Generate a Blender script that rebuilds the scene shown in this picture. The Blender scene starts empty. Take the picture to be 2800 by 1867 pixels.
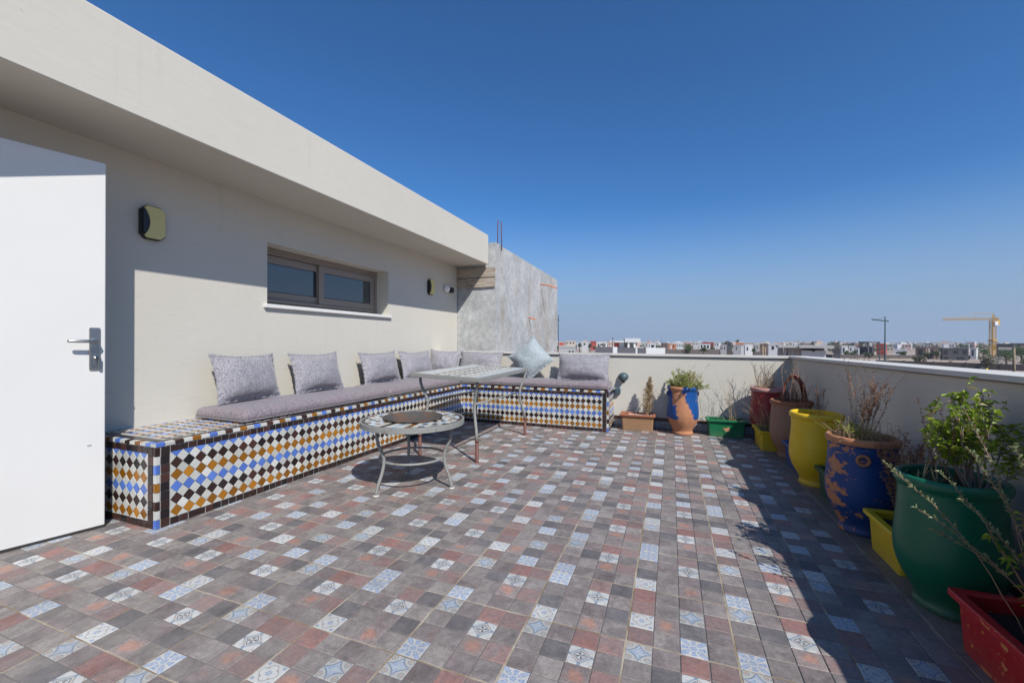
import bpy, bmesh, math, random
import numpy as np
from mathutils import Vector, Matrix, noise as mnoise
R = math.radians
random.seed(7); np.random.seed(7)
SC = bpy.context.scene
COL = SC.collection

# ------------------------------------------------------------------ camera
F_PX, TH, ROLL = 1147.3, 0.3627, 0.0038
cd = bpy.data.cameras.new('camera'); cam = bpy.data.objects.new('camera', cd); COL.objects.link(cam)
cd.sensor_width = 36.0; cd.lens = F_PX/2800*36.0; cd.clip_start = 0.05; cd.clip_end = 6000
_r = Vector((math.cos(TH), math.sin(TH), 0)); _f = Vector((-math.sin(TH), math.cos(TH), 0)); _u = Vector((0, 0, 1))
_r2 = _r*math.cos(ROLL)+_u*math.sin(ROLL); _u2 = _u*math.cos(ROLL)-_r*math.sin(ROLL)
m = Matrix.Identity(4)
for i in range(3):
    m[i][0] = _r2[i]; m[i][1] = _u2[i]; m[i][2] = -_f[i]
m[0][3] = 0; m[1][3] = 0; m[2][3] = 1.0
cam.matrix_world = m
SC.camera = cam

# ------------------------------------------------------------------ light
SUN_DIR = Vector((0.76, -0.69, 1.0)).normalized()
SUN_EL = math.asin(SUN_DIR.z); SUN_AZ = math.atan2(SUN_DIR.x, SUN_DIR.y)
W = bpy.data.worlds.new('World'); SC.world = W; W.use_nodes = True
nt = W.node_tree; bg = nt.nodes['Background']
sky = nt.nodes.new('ShaderNodeTexSky'); sky.sky_type = 'NISHITA'; sky.sun_disc = False
sky.sun_elevation = SUN_EL; sky.sun_rotation = SUN_AZ
sky.altitude = 300; sky.air_density = 1.0; sky.dust_density = 0.6; sky.ozone_density = 3.0
tc = nt.nodes.new('ShaderNodeTexCoord'); sx = nt.nodes.new('ShaderNodeSeparateXYZ'); nt.links.new(tc.outputs['Generated'], sx.inputs[0])
tint = nt.nodes.new('ShaderNodeMix'); tint.data_type = 'RGBA'; tint.blend_type = 'MULTIPLY'; tint.inputs[0].default_value = 1.0
nt.links.new(sky.outputs[0], tint.inputs[6]); tint.inputs[7].default_value = (0.55, 1.06, 1.54, 1)      # deep dry-air blue
hz = nt.nodes.new('ShaderNodeMapRange'); hz.interpolation_type = 'SMOOTHSTEP'; nt.links.new(sx.outputs[2], hz.inputs[0])
hz.inputs[1].default_value = 0.02; hz.inputs[2].default_value = 0.31; hz.inputs[3].default_value = 1.0; hz.inputs[4].default_value = 0.0
hm = nt.nodes.new('ShaderNodeMix'); hm.data_type = 'RGBA'; nt.links.new(hz.outputs[0], hm.inputs[0]); nt.links.new(tint.outputs[2], hm.inputs[6])
hm.inputs[7].default_value = (3.6, 4.95, 7.1, 1)                                                     # pale dust haze along the horizon, all round
nt.links.new(hm.outputs[2], bg.inputs[0]); bg.inputs[1].default_value = 0.075
sd = bpy.data.lights.new('sun', 'SUN'); sd.energy = 4.55; sd.angle = R(0.5); sd.color = (1.0, 0.975, 0.93)
sun = bpy.data.objects.new('sun', sd); COL.objects.link(sun)
sun.rotation_euler = SUN_DIR.to_track_quat('Z', 'Y').to_euler(); sun.location = (6, -6, 9)
SC.view_settings.view_transform = 'Standard'; SC.view_settings.look = 'None'
SC.view_settings.exposure = 0.15; SC.view_settings.gamma = 1.0; SC.view_settings.use_curve_mapping = False

# ------------------------------------------------------------------ pixel helpers (source photo 2800 x 1867), used to find real positions
def proj(X, Y, Z):
    d = -X*math.sin(TH)+Y*math.cos(TH)
    if d < 0.05: return None
    return (1400+F_PX*(X*math.cos(TH)+Y*math.sin(TH))/d, 933.5+F_PX*(1-Z)/d)
def at_depth(u, d):
    a = (u-1400)/F_PX*d
    return (a*math.cos(TH)-d*math.sin(TH), a*math.sin(TH)+d*math.cos(TH))
def z_at(u, v, d): return 1-(v-933.5-ROLL*(u-1400))*d/F_PX

# ------------------------------------------------------------------ node expression helper
class E:
    nt = None
    def __init__(s, k): s.k = k
    @staticmethod
    def op(o, *a):
        n = E.nt.nodes.new('ShaderNodeMath'); n.operation = o
        for i, x in enumerate(a):
            if isinstance(x, E): E.nt.links.new(x.k, n.inputs[i])
            else: n.inputs[i].default_value = float(x)
        return E(n.outputs[0])
    def __add__(s, o): return E.op('ADD', s, o)
    __radd__ = __add__
    def __sub__(s, o): return E.op('SUBTRACT', s, o)
    def __rsub__(s, o): return E.op('SUBTRACT', o, s)
    def __mul__(s, o): return E.op('MULTIPLY', s, o)
    __rmul__ = __mul__
    def __truediv__(s, o): return E.op('DIVIDE', s, o)
    def __lt__(s, o): return E.op('LESS_THAN', s, o)
    def __gt__(s, o): return E.op('GREATER_THAN', s, o)
def eabs(a): return E.op('ABSOLUTE', a)
def emin(a, b): return E.op('MINIMUM', a, b)
def emax(a, b): return E.op('MAXIMUM', a, b)
def esqrt(a): return E.op('SQRT', a)
def epow(a, b): return E.op('POWER', a, b)
def ecos(a): return E.op('COSINE', a)
def band(a, lo, hi): return (a > lo)*(a < hi)
def ss(a, lo, hi):
    n = E.nt.nodes.new('ShaderNodeMapRange'); n.interpolation_type = 'SMOOTHSTEP'
    E.nt.links.new(a.k, n.inputs[0]); n.inputs[1].default_value = lo; n.inputs[2].default_value = hi
    return E(n.outputs[0])
def col(c):
    n = E.nt.nodes.new('ShaderNodeRGB'); n.outputs[0].default_value = (c[0], c[1], c[2], 1); return E(n.outputs[0])
def mix(f, a, b):
    n = E.nt.nodes.new('ShaderNodeMix'); n.data_type = 'RGBA'
    for i, x in ((0, f), (6, a), (7, b)):
        if isinstance(x, E): E.nt.links.new(x.k, n.inputs[i])
        elif i == 0: n.inputs[0].default_value = x
        else: n.inputs[i].default_value = (x[0], x[1], x[2], 1)
    return E(n.outputs[2])
def hsv(c, h=0.5, s=1.0, v=1.0):
    n = E.nt.nodes.new('ShaderNodeHueSaturation')
    for k, x in (('Hue', h), ('Saturation', s), ('Value', v)):
        if isinstance(x, E): E.nt.links.new(x.k, n.inputs[k])
        else: n.inputs[k].default_value = x
    E.nt.links.new(c.k, n.inputs['Color']); return E(n.outputs[0])
def coord(kind, scale=(1, 1, 1)):
    if kind == 'World':
        o = E.nt.nodes.new('ShaderNodeNewGeometry').outputs['Position']
    else: o = E.nt.nodes.new('ShaderNodeTexCoord').outputs[kind]
    if scale != (1, 1, 1):
        mp = E.nt.nodes.new('ShaderNodeMapping'); mp.inputs['Scale'].default_value = scale
        E.nt.links.new(o, mp.inputs[0]); o = mp.outputs[0]
    return E(o)
def noise(c, scale, detail=3, rough=0.55, dist=0.0, w=None):
    n = E.nt.nodes.new('ShaderNodeTexNoise')
    if w is not None:
        n.noise_dimensions = '4D'; E.nt.links.new(w.k, n.inputs['W'])
    E.nt.links.new(c.k, n.inputs['Vector']); n.inputs['Scale'].default_value = scale
    n.inputs['Detail'].default_value = detail; n.inputs['Roughness'].default_value = rough; n.inputs['Distortion'].default_value = dist
    return E(n.outputs[0])
def sepxyz(c):
    n = E.nt.nodes.new('ShaderNodeSeparateXYZ'); E.nt.links.new(c.k, n.inputs[0]); return [E(o) for o in n.outputs]
def obj_rand():
    a = E(E.nt.nodes.new('ShaderNodeObjectInfo').outputs['Random']); b = E(E.nt.nodes.new('ShaderNodeNewGeometry').outputs['Random Per Island'])
    return E.op('FRACT', a*7.31+b*3.77)
MATS = {}
def new_mat(name):
    mt = bpy.data.materials.new(name); mt.use_nodes = True; E.nt = mt.node_tree
    MATS[name] = mt
    return mt, mt.node_tree.nodes['Principled BSDF']
def setp(p, **kw):
    for k, v in kw.items():
        nm = {'base': 'Base Color', 'rough': 'Roughness', 'metal': 'Metallic', 'spec': 'Specular IOR Level', 'normal': 'Normal', 'sheen': 'Sheen Weight', 'ior': 'IOR', 'trans': 'Transmission Weight', 'emis': 'Emission Strength', 'ecol': 'Emission Color', 'coat': 'Coat Weight', 'sub': 'Subsurface Weight'}[k]
        if isinstance(v, E): E.nt.links.new(v.k, p.inputs[nm])
        elif isinstance(v, (tuple, list)): p.inputs[nm].default_value = (v[0], v[1], v[2], 1)
        else: p.inputs[nm].default_value = v
def bump(h, strength=0.3, dist=0.01):
    n = E.nt.nodes.new('ShaderNodeBump'); n.inputs['Strength'].default_value = strength; n.inputs['Distance'].default_value = dist
    E.nt.links.new(h.k, n.inputs['Height']); return E(n.outputs[0])

# ------------------------------------------------------------------ mesh builder
class MB:
    def __init__(s): s.v = []; s.f = []; s.mi = []; s.uv = []; s.sm = []
    def add(s, vs, fs, mi=0, uvs=None, smooth=False):
        o = len(s.v); s.v.extend([tuple(x) for x in vs])
        for k, fc in enumerate(fs):
            s.f.append([o+i for i in fc]); s.mi.append(mi); s.sm.append(smooth)
            s.uv.append(uvs[k] if uvs else None)
        return s
    def box(s, x0, x1, y0, y1, z0, z1, mi=0):
        v = [(x, y, z) for z in (z0, z1) for y in (y0, y1) for x in (x0, x1)]
        return s.add(v, [(0, 2, 3, 1), (4, 5, 7, 6), (0, 1, 5, 4), (2, 6, 7, 3), (0, 4, 6, 2), (1, 3, 7, 5)], mi)
    def bbox(s, x0, x1, y0, y1, z0, z1, b=0.004, mi=0):
        # box with chamfered edges
        bm = bmesh.new(); bmesh.ops.create_cube(bm, size=1)
        for q in bm.verts: q.co = Vector(((x0+x1)/2+q.co.x*(x1-x0), (y0+y1)/2+q.co.y*(y1-y0), (z0+z1)/2+q.co.z*(z1-z0)))
        bmesh.ops.bevel(bm, geom=bm.edges[:], offset=b, segments=1, affect='EDGES', profile=0.5)
        bm.verts.index_update()
        s.add([q.co[:] for q in bm.verts], [[q.index for q in fc.verts] for fc in bm.faces], mi); bm.free()
        return s
    def tube(s, pts, r, n=8, mi=0, closed=False, caps=True):
        pts = [Vector(p) for p in pts]; N = len(pts)
        rs = r if isinstance(r, (list, tuple)) else [r]*N
        up = Vector((0, 0, 1)); vs = []; prev = None
        for i, p in enumerate(pts):
            if closed: t = pts[(i+1) % N]-pts[i-1]
            else: t = pts[min(i+1, N-1)]-pts[max(i-1, 0)]
            if t.length < 1e-9: t = Vector((0, 0, 1))
            t.normalize()
            if prev is None:
                a = t.cross(up)
                if a.length < 0.05: a = t.cross(Vector((1, 0, 0)))
            else: a = prev-t*prev.dot(t)
            a.normalize(); prev = a; b = t.cross(a)
            for k in range(n):
                an = 2*math.pi*k/n; vs.append(p+(a*math.cos(an)+b*math.sin(an))*rs[i])
        fs = []
        for i in range(N if closed else N-1):
            j = (i+1) % N
            for k in range(n): fs.append((i*n+k, i*n+(k+1) % n, j*n+(k+1) % n, j*n+k))
        if caps and not closed: fs.append(tuple(range(n-1, -1, -1))); fs.append(tuple((N-1)*n+k for k in range(n)))
        return s.add(vs, fs, mi, smooth=n > 4)
    def lathe(s, prof, n=48, c=(0, 0, 0), mi=0, warp=None, close=False):
        vs = []; fs = []
        for (r, z) in prof:
            for k in range(n):
                a = 2*math.pi*k/n; rr = r*(1+(warp(a, z) if warp else 0)); vs.append((c[0]+rr*math.cos(a), c[1]+rr*math.sin(a), c[2]+z))
        m_ = len(prof)
        for i in range(m_-1 if not close else m_):
            j = (i+1) % m_
            for k in range(n): fs.append((i*n+k, i*n+(k+1) % n, j*n+(k+1) % n, j*n+k))
        if not close:
            if prof[0][0] > 1e-6: fs.append(tuple(range(n-1, -1, -1)))
            if prof[-1][0] > 1e-6: fs.append(tuple((m_-1)*n+k for k in range(n)))
        return s.add(vs, fs, mi, smooth=True)
    def prism(s, poly, z0, z1, mi=0):
        n = len(poly); v = [(p[0], p[1], z0) for p in poly]+[(p[0], p[1], z1) for p in poly]
        return s.add(v, [tuple(range(n-1, -1, -1)), tuple(range(n, 2*n))]+[(i, (i+1) % n, n+(i+1) % n, n+i) for i in range(n)], mi)
    def xf(s, M):
        s.v = [tuple(M @ Vector(p)) for p in s.v]; return s
    def mesh(s, name, mats):
        me = bpy.data.meshes.new(name); me.from_pydata(s.v, [], s.f)
        for mt in (mats if isinstance(mats, (list, tuple)) else [mats]): me.materials.append(MATS[mt] if isinstance(mt, str) else mt)
        me.polygons.foreach_set('material_index', s.mi)
        me.polygons.foreach_set('use_smooth', s.sm)
        if any(u is not None for u in s.uv):
            l = me.uv_layers.new(name='UVMap'); flat = []
            for fc, u in zip(s.f, s.uv):
                for i in range(len(fc)): flat.extend(u[i] if u else (0.0, 0.0))
            l.data.foreach_set('uv', flat)
        me.update()
        return me
def link(name, me, parent=None, loc=None, M=None):
    o = bpy.data.objects.new(name, me); COL.objects.link(o)
    if parent: o.parent = parent
    if M is not None: o.matrix_local = M
    elif loc: o.location = loc
    return o
def part(name, mb, mats, parent, loc=None, auto=None):
    return link(name, mb.mesh(name, mats), parent, loc)
def tag(o, label, cat, group=None, kind=None):
    if label: o['label'] = label
    if cat: o['category'] = cat
    if group: o['group'] = group
    if kind: o['kind'] = kind
    return o
def thing(name, label, cat, loc=(0, 0, 0), rz=0, group=None):
    o = bpy.data.objects.new(name, None); COL.objects.link(o); o.location = loc; o.rotation_euler = (0, 0, rz); o.empty_display_size = 0.1
    return tag(o, label, cat, group)
def autosmooth(o, ang=35):
    me = o.data
    bm = bmesh.new(); bm.from_mesh(me)
    for e in bm.edges:
        e.smooth = len(e.link_faces) == 2 and e.calc_face_angle(3) < R(ang)
    for f_ in bm.faces: f_.smooth = True
    bm.to_mesh(me); bm.free(); return o

# ------------------------------------------------------------------ materials
def simple(name, c, rough=0.6, metal=0.0, spec=0.5, var=0.12, scale=6.0, bmp=0.0, bscale=60.0, kind='Object'):
    mt, p = new_mat(name); co = coord(kind)
    n = noise(co, scale, 4); b = hsv(col(c), v=n*(2*var)+(1-var))
    setp(p, base=b, rough=rough, metal=metal, spec=spec)
    if bmp: setp(p, normal=bump(noise(co, bscale, 3), bmp, 0.01))
    return mt
# stucco
mt, p = new_mat('stucco'); co = coord('World')
n1 = noise(co, 1.3, 5, 0.6); st = noise(coord('World', (1, 0.25, 1.6)), 130, 3, 0.6); st2 = noise(co, 420, 2)
fine = noise(coord('World', (1, 0.18, 1)), 55, 3)
b = mix(n1, (0.55, 0.51, 0.435), (0.59, 0.555, 0.48)); b = hsv(b, v=fine*0.10+0.95); dash = noise(coord('World', (1, 0.10, 1.1)), 62, 2, 0.5); b = hsv(b, v=1.0-ss(dash, 0.64, 0.74)*0.06)
dr = noise(coord('World', (1, 6, 0.25)), 2.2, 4, 0.6)
b = hsv(b, v=1.0-ss(dr, 0.58, 0.8)*0.07); pt = noise(co, 0.55, 3, 0.5, 0.5); b = hsv(b, v=pt*0.10+0.95); sp = noise(co, 38, 2, 0.5); b = mix(ss(sp, 0.735, 0.76)*0.35, b, (0.25, 0.22, 0.18))
setp(p, base=b, rough=0.9, spec=0.2, normal=bump(st*0.7+st2*0.3, 0.20, 0.005))
mt, p = new_mat('coping_stone'); co = coord('World'); n1 = noise(co, 9, 4)
setp(p, base=mix(n1, (0.54, 0.51, 0.455), (0.63, 0.60, 0.55)), rough=0.75, normal=bump(noise(co, 150, 3), 0.2, 0.003))
simple('coping_trim', (0.16, 0.13, 0.11), 0.7)
# concrete
mt, p = new_mat('concrete'); co = coord('World')
n1 = noise(co, 1.6, 6, 0.68, 0.2); n2 = noise(co, 12, 5, 0.7); n3 = noise(co, 70, 4, 0.7); drip = noise(coord('World', (1.0, 1.0, 0.55)), 1.9, 7, 0.72, 0.25)
drip2 = noise(coord('World', (1.0, 1.0, 0.7)), 3.2, 7, 0.74, 0.2)
gx, gy, gz = sepxyz(co); side = gy > 6.10; b = mix(ss(n1, 0.35, 0.65), (0.37, 0.37, 0.362), (0.49, 0.49, 0.48)); b = mix(ss(drip, 0.46, 0.66)*(side*0.40+0.14), b, (0.33, 0.27, 0.20)); b = mix(ss(drip2, 0.50, 0.74)*0.35, b, (0.60, 0.595, 0.575))
b = hsv(b, v=n2*0.95+0.52); b = mix(ss(n3, 0.655, 0.72)*0.75, b, (0.15, 0.145, 0.14))
setp(p, base=b, rough=0.92, spec=0.2, normal=bump(n2*0.7+n3*0.6, 0.7, 0.014))
mt, p = new_mat('old_board'); co = coord('World', (0.6, 1, 14)); g = noise(co, 7, 5, 0.65, 0.6); k = noise(coord('World', (3, 1, 9)), 3, 3)
b = mix(ss(g, 0.3, 0.7), (0.25, 0.195, 0.145), (0.50, 0.43, 0.35)); b = mix(ss(k, 0.58, 0.7)*0.6, b, (0.12, 0.07, 0.045))
setp(p, base=b, rough=0.9, normal=bump(g, 0.4, 0.004))
# floor tiles, plain
def floor_plain(name, a, b_, c_, blotch=None):
    mt, p = new_mat(name); co = coord('World'); rnd = obj_rand(); wv = rnd*9.0
    n1 = noise(co, 13, 5, 0.65, 0.4, w=wv); n2 = noise(co, 55, 4, 0.65, w=wv); n4 = noise(co, 160, 3, 0.7); n3 = noise(co, 24, 4, 0.7, 0.8, w=wv+3.0)
    x = mix(ss(n1, 0.36, 0.64), a, b_); x = mix(ss(n3, 0.56, 0.72)*0.75, x, c_)
    if blotch:
        u = coord('UV'); ux, uy, _ = sepxyz(u); rx = ux-0.5; ry = uy-0.5
        d = esqrt(rx*rx+ry*ry)+(n1-0.5)*1.1+(n3-0.5)*0.5
        x = mix(ss(0.46-d, 0.0, 0.32)*0.75, x, blotch)
    x = hsv(x, s=0.97, v=(n2*1.18+n4*1.0+0.0)*(rnd*0.30+0.88))
    dust = noise(co, 1.7, 4, 0.6); dirt = noise(co, 5.5, 5, 0.7, 0.6); x = mix(ss(dust, 0.40, 0.72)*0.20+0.02, x, (0.29, 0.255, 0.235)); x = hsv(x, v=0.98-ss(dirt, 0.54, 0.74)*0.32)
    setp(p, base=x, rough=n2*0.25+0.42, spec=0.4, normal=bump(n1*0.5+n2*0.5, 0.22, 0.004))
floor_plain('floor_gray', (0.232, 0.202, 0.183), (0.158, 0.136, 0.125), (0.222, 0.156, 0.133))
floor_plain('floor_slate', (0.100, 0.092, 0.092), (0.140, 0.126, 0.124), (0.16, 0.135, 0.13))
floor_plain('floor_brown', (0.135, 0.110, 0.103), (0.195, 0.160, 0.150), (0.20, 0.118, 0.10))
floor_plain('floor_red', (0.245, 0.120, 0.100), (0.195, 0.118, 0.106), (0.17, 0.138, 0.13))
floor_plain('floor_rosy', (0.195, 0.150, 0.140), (0.23, 0.138, 0.120), (0.15, 0.124, 0.118))
floor_plain('floor_rust', (0.235, 0.190, 0.175), (0.200, 0.162, 0.150), (0.24, 0.155, 0.132), blotch=(0.35, 0.17, 0.115))
floor_plain('floor_border', (0.235, 0.195, 0.155), (0.185, 0.15, 0.12), (0.15, 0.13, 0.11))
simple('floor_joint', (0.165, 0.152, 0.148), 0.9, kind='World', scale=20)
mt, p = new_mat('sandy_grout'); co = coord('World'); n1 = noise(co, 5, 5, 0.6); n2 = noise(co, 60, 3)
b = mix(ss(n1, 0.35, 0.65), (0.20, 0.145, 0.085), (0.42, 0.36, 0.27)); setp(p, base=hsv(b, v=n2*0.6+0.7), rough=0.95)
# floor tiles, decorated (flat print)
BL = (0.10, 0.20, 0.42); LB = (0.30, 0.42, 0.58); OR = (0.42, 0.21, 0.08); DK = (0.07, 0.075, 0.08); WH = (0.56, 0.55, 0.50); BG = (0.37, 0.325, 0.245)
def decor(name, fn, base=WH):
    mt, p = new_mat(name); co = coord('World'); n2 = noise(co, 70, 4, 0.65); n1 = noise(co, 18, 4)
    ux, uy, _ = sepxyz(coord('UV')); x = ux-0.5; y = uy-0.5; ax = eabs(x); ay = eabs(y); r = esqrt(x*x+y*y); an = E.op('ARCTAN2', y, x)
    c = fn(x, y, ax, ay, r, an, n2, mix(ss(n2, 0.4, 0.7)*0.35, base, (0.46, 0.45, 0.42)))
    rnd = obj_rand()
    c = mix(ss(n1, 0.42, 0.75)*0.36+0.14, c, (0.36, 0.345, 0.33)); dirt = noise(co, 5.5, 5, 0.7, 0.6); c = hsv(c, v=1.0-ss(dirt, 0.56, 0.74)*0.28)
    c = hsv(c, s=0.66, v=rnd*0.20+0.80)
    setp(p, base=c, rough=n2*0.2+0.36, spec=0.45)
def f_diamond(x, y, ax, ay, r, an, n, c):
    d = ax+ay; sg = (x*y) > 0.0
    c = mix(band(d, 0.37, 0.425), c, mix(sg, (0.20, 0.27, 0.33), OR)); c = mix(band(d, 0.445, 0.475), c, (0.13, 0.20, 0.28))
    c = mix(band(d, 0.255, 0.305), c, DK); c = mix(band(d, 0.305, 0.335)*0.6, c, LB)
    tri = E.op('SINE', an*4.0) > 0.0
    c = mix((d < 0.22)*tri, c, DK)
    c = mix((emax(ax, ay) > 0.36)*(emin(ax, ay) < 0.065), c, (0.13, 0.22, 0.34))
    c = mix(band(d, 0.86, 0.93)*0.8, c, OR)
    return mix((n > 0.63)*(d > 0.5)*0.5, c, (0.22, 0.26, 0.30))
def f_flower(x, y, ax, ay, r, an, n, c):
    pet = ecos(an*8.0); rr = r+(n-0.5)*0.10
    c = mix(band(rr, 0.20, 0.44)*(pet > -0.35), c, (0.13, 0.24, 0.46)); c = mix(band(rr, 0.28, 0.36)*(pet > 0.2)*0.75, c, (0.30, 0.40, 0.60))
    c = mix((r < 0.165)*0.75, c, LB); c = mix(band(r, 0.145, 0.175), c, (0.5, 0.54, 0.58)); c = mix((r < 0.135)*(ecos(an*6.0) > 0.0), c, (0.12, 0.22, 0.40))
    dg = eabs(ax-ay)
    c = mix((rr > 0.44)*(dg < 0.13), c, (0.20, 0.32, 0.54)); c = mix((rr > 0.47)*(emin(ax, ay) < 0.10), c, (0.36, 0.44, 0.60))
    return mix(band(dg, 0.012, 0.035)*(r > 0.2)*0.7, c, (0.55, 0.57, 0.58))
def f_quatre(x, y, ax, ay, r, an, n, c):
    dx = esqrt((ax-0.20)*(ax-0.20)+ay*ay); dy = esqrt((ay-0.20)*(ay-0.20)+ax*ax); mm = emin(dx, dy)-0.185
    c = mix(band(mm, -0.012, 0.016), c, (0.26, 0.23, 0.20)); 
    c = mix((r < 0.125)*(ecos(an*6.0) > -0.45), c, (0.13, 0.22, 0.46)); c = mix(r < 0.028, c, (0.55, 0.55, 0.5))
    cx = esqrt((ax-0.375)*(ax-0.375)+(ay-0.375)*(ay-0.375)); c = mix((cx < 0.072), c, (0.16, 0.25, 0.44)); c = mix(cx < 0.02, c, (0.5, 0.5, 0.5))
    return mix((mm < 0.05)*(mm > 0.016)*(eabs(ax-ay) < 0.05), c, OR)
def f_star(x, y, ax, ay, r, an, n, c):
    a = epow(ax*2.0, 0.62)+epow(ay*2.0, 0.62)
    c = mix(0.45, c, BG); kx = esqrt((ax-0.36)*(ax-0.36)+(ay-0.36)*(ay-0.36))
    c = mix(band(kx, 0.10, 0.135), c, (0.20, 0.24, 0.27)); c = mix((kx < 0.07)*(n > 0.45), c, OR); c = mix(band(kx, 0.17, 0.20)*0.8, c, (0.52, 0.52, 0.48))
    c = mix(band(a, 0.98, 1.12), c, (0.10, 0.17, 0.28)); c = mix(a < 0.98, c, mix(ss(n, 0.4, 0.62), (0.20, 0.31, 0.47), (0.42, 0.47, 0.52)))
    c = mix(band(r, 0.055, 0.08), c, (0.5, 0.52, 0.52)); return mix((kx > 0.23)*(n > 0.6)*(a > 1.1), c, (0.2, 0.26, 0.32))
decor('floor_diamond', f_diamond); decor('floor_flower', f_flower); decor('floor_quatrefoil', f_quatre, (0.61, 0.60, 0.545)); decor('floor_star', f_star, (0.50, 0.485, 0.43))
# glazed mosaic
def glaze(name, a, b_, rough=0.18, spec=0.5):
    mt, p = new_mat(name); rnd = obj_rand(); co = coord('World'); n = noise(co, 45, 3)
    c = mix(ss(rnd, 0.1, 0.9), a, b_); rn2 = E.op('FRACT', rnd*17.3); c = hsv(c, v=(n*0.3+0.85)*(rn2*0.22+0.89))
    setp(p, base=c, rough=n*0.12+rough, spec=spec, normal=bump(noise(co, 60, 2), 0.10, 0.004))
glaze('glaze_white', (0.46, 0.455, 0.41), (0.55, 0.54, 0.495)); glaze('glaze_brown', (0.030, 0.017, 0.015), (0.065, 0.030, 0.024), spec=0.35); glaze('glaze_black', (0.017, 0.014, 0.015), (0.035, 0.024, 0.022), spec=0.35)
glaze('glaze_amber', (0.22, 0.085, 0.007), (0.37, 0.15, 0.014)); glaze('glaze_blue', (0.072, 0.145, 0.43), (0.105, 0.20, 0.54))
glaze('glaze_paleblue', (0.33, 0.45, 0.58), (0.42, 0.53, 0.63)); glaze('glaze_gray', (0.24, 0.26, 0.25), (0.38, 0.40, 0.38))
simple('mosaic_grout', (0.40, 0.385, 0.35), 0.9, scale=30); simple('dark_grout', (0.14, 0.12, 0.11), 0.9, scale=30)
# fabric
def fabric(name, a, b_, c_):
    mt, p = new_mat(name); co = coord('Object'); 
    s1 = noise(coord('Object', (0.8, 1, 2.2)), 105, 4, 0.75); s2 = noise(coord('Object', (0.5, 0.5, 1)), 190, 2, 0.7); n = noise(co, 6, 3); fold = noise(coord('Object', (1, 1, 0.5)), 13, 3)
    x = mix(ss(s1*0.65+s2*0.35, 0.36, 0.61), a, b_); x = mix(ss(n, 0.45, 0.8)*0.22, x, c_)
    setp(p, base=x, rough=0.62, spec=0.35, sheen=0.25, normal=bump(s1*0.25+s2*0.12+fold*1.6, 0.55, 0.009))
fabric('silver_fabric', (0.082, 0.074, 0.084), (0.385, 0.368, 0.388), (0.24, 0.21, 0.228)); fabric('seat_fabric', (0.085, 0.060, 0.067), (0.31, 0.262, 0.278), (0.19, 0.132, 0.14))
fabric('bluegray_fabric', (0.125, 0.16, 0.18), (0.45, 0.49, 0.495), (0.29, 0.315, 0.29))
# metals and paints
mt, p = new_mat('gray_iron'); co = coord('Object'); n = noise(co, 14, 5, 0.65); n2 = noise(co, 40, 4)
c = mix(n2, (0.20, 0.20, 0.185), (0.29, 0.285, 0.26)); rs = ss(n, 0.56, 0.68); c = mix(rs*0.75, c, (0.16, 0.085, 0.05))
setp(p, base=c, rough=0.5, spec=0.5, normal=bump(n2, 0.15, 0.003))
mt, p = new_mat('rusty_iron'); co = coord('Object'); n = noise(co, 9, 5, 0.65); n2 = noise(co, 50, 4, 0.6)
c = mix(ss(n, 0.40, 0.66), (0.060, 0.058, 0.054), (0.125, 0.062, 0.034)); x_, y_, z_ = sepxyz(co); rc = 1.0-ss(esqrt((x_-0.03)*(x_-0.03)+(y_+0.05)*(y_+0.05)), 0.04, 0.15); c = mix(ss(n2*0.5+n*0.5+rc*0.25, 0.60, 0.72)*0.8, c, (0.36, 0.15, 0.045)); setp(p, base=c, rough=0.75, normal=bump(n2, 0.3, 0.004))
simple('rust_sleeve', (0.13, 0.048, 0.034), 0.6, scale=30); simple('dark_iron', (0.055, 0.05, 0.045), 0.6)
simple('white_paint', (0.645, 0.625, 0.59), 0.38, var=0.06, scale=2.2); simple('door_rubber', (0.03, 0.027, 0.025), 0.8)
mt, p = new_mat('chrome'); setp(p, base=(0.42, 0.42, 0.41), metal=1.0, rough=0.30)
simple('frame_taupe', (0.25, 0.205, 0.17), 0.42, var=0.05); simple('frame_dark', (0.03, 0.027, 0.025), 0.5)
mt, p = new_mat('window_glass'); setp(p, base=(0.022, 0.034, 0.046), rough=0.015, spec=0.8, ior=1.85)
simple('sill_stone', (0.68, 0.66, 0.63), 0.55, var=0.08, scale=14)
simple('black_plastic', (0.012, 0.012, 0.013), 0.4); simple('cream_diffuser', (0.66, 0.56, 0.22), 0.45, var=0.05); simple('white_plastic', (0.75, 0.75, 0.73), 0.35, var=0.04)
simple('teal_dark', (0.022, 0.036, 0.043), 0.6); simple('teal_metal', (0.052, 0.085, 0.10), 0.42, var=0.15); simple('lens_dark', (0.02, 0.02, 0.022), 0.1)
simple('orange_conduit', (0.62, 0.19, 0.06), 0.5); simple('rebar_steel', (0.13, 0.05, 0.055), 0.8); simple('wire', (0.06, 0.055, 0.05), 0.7)
simple('hose_rubber', (0.14, 0.035, 0.022), 0.45, var=0.3, scale=20)
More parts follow.
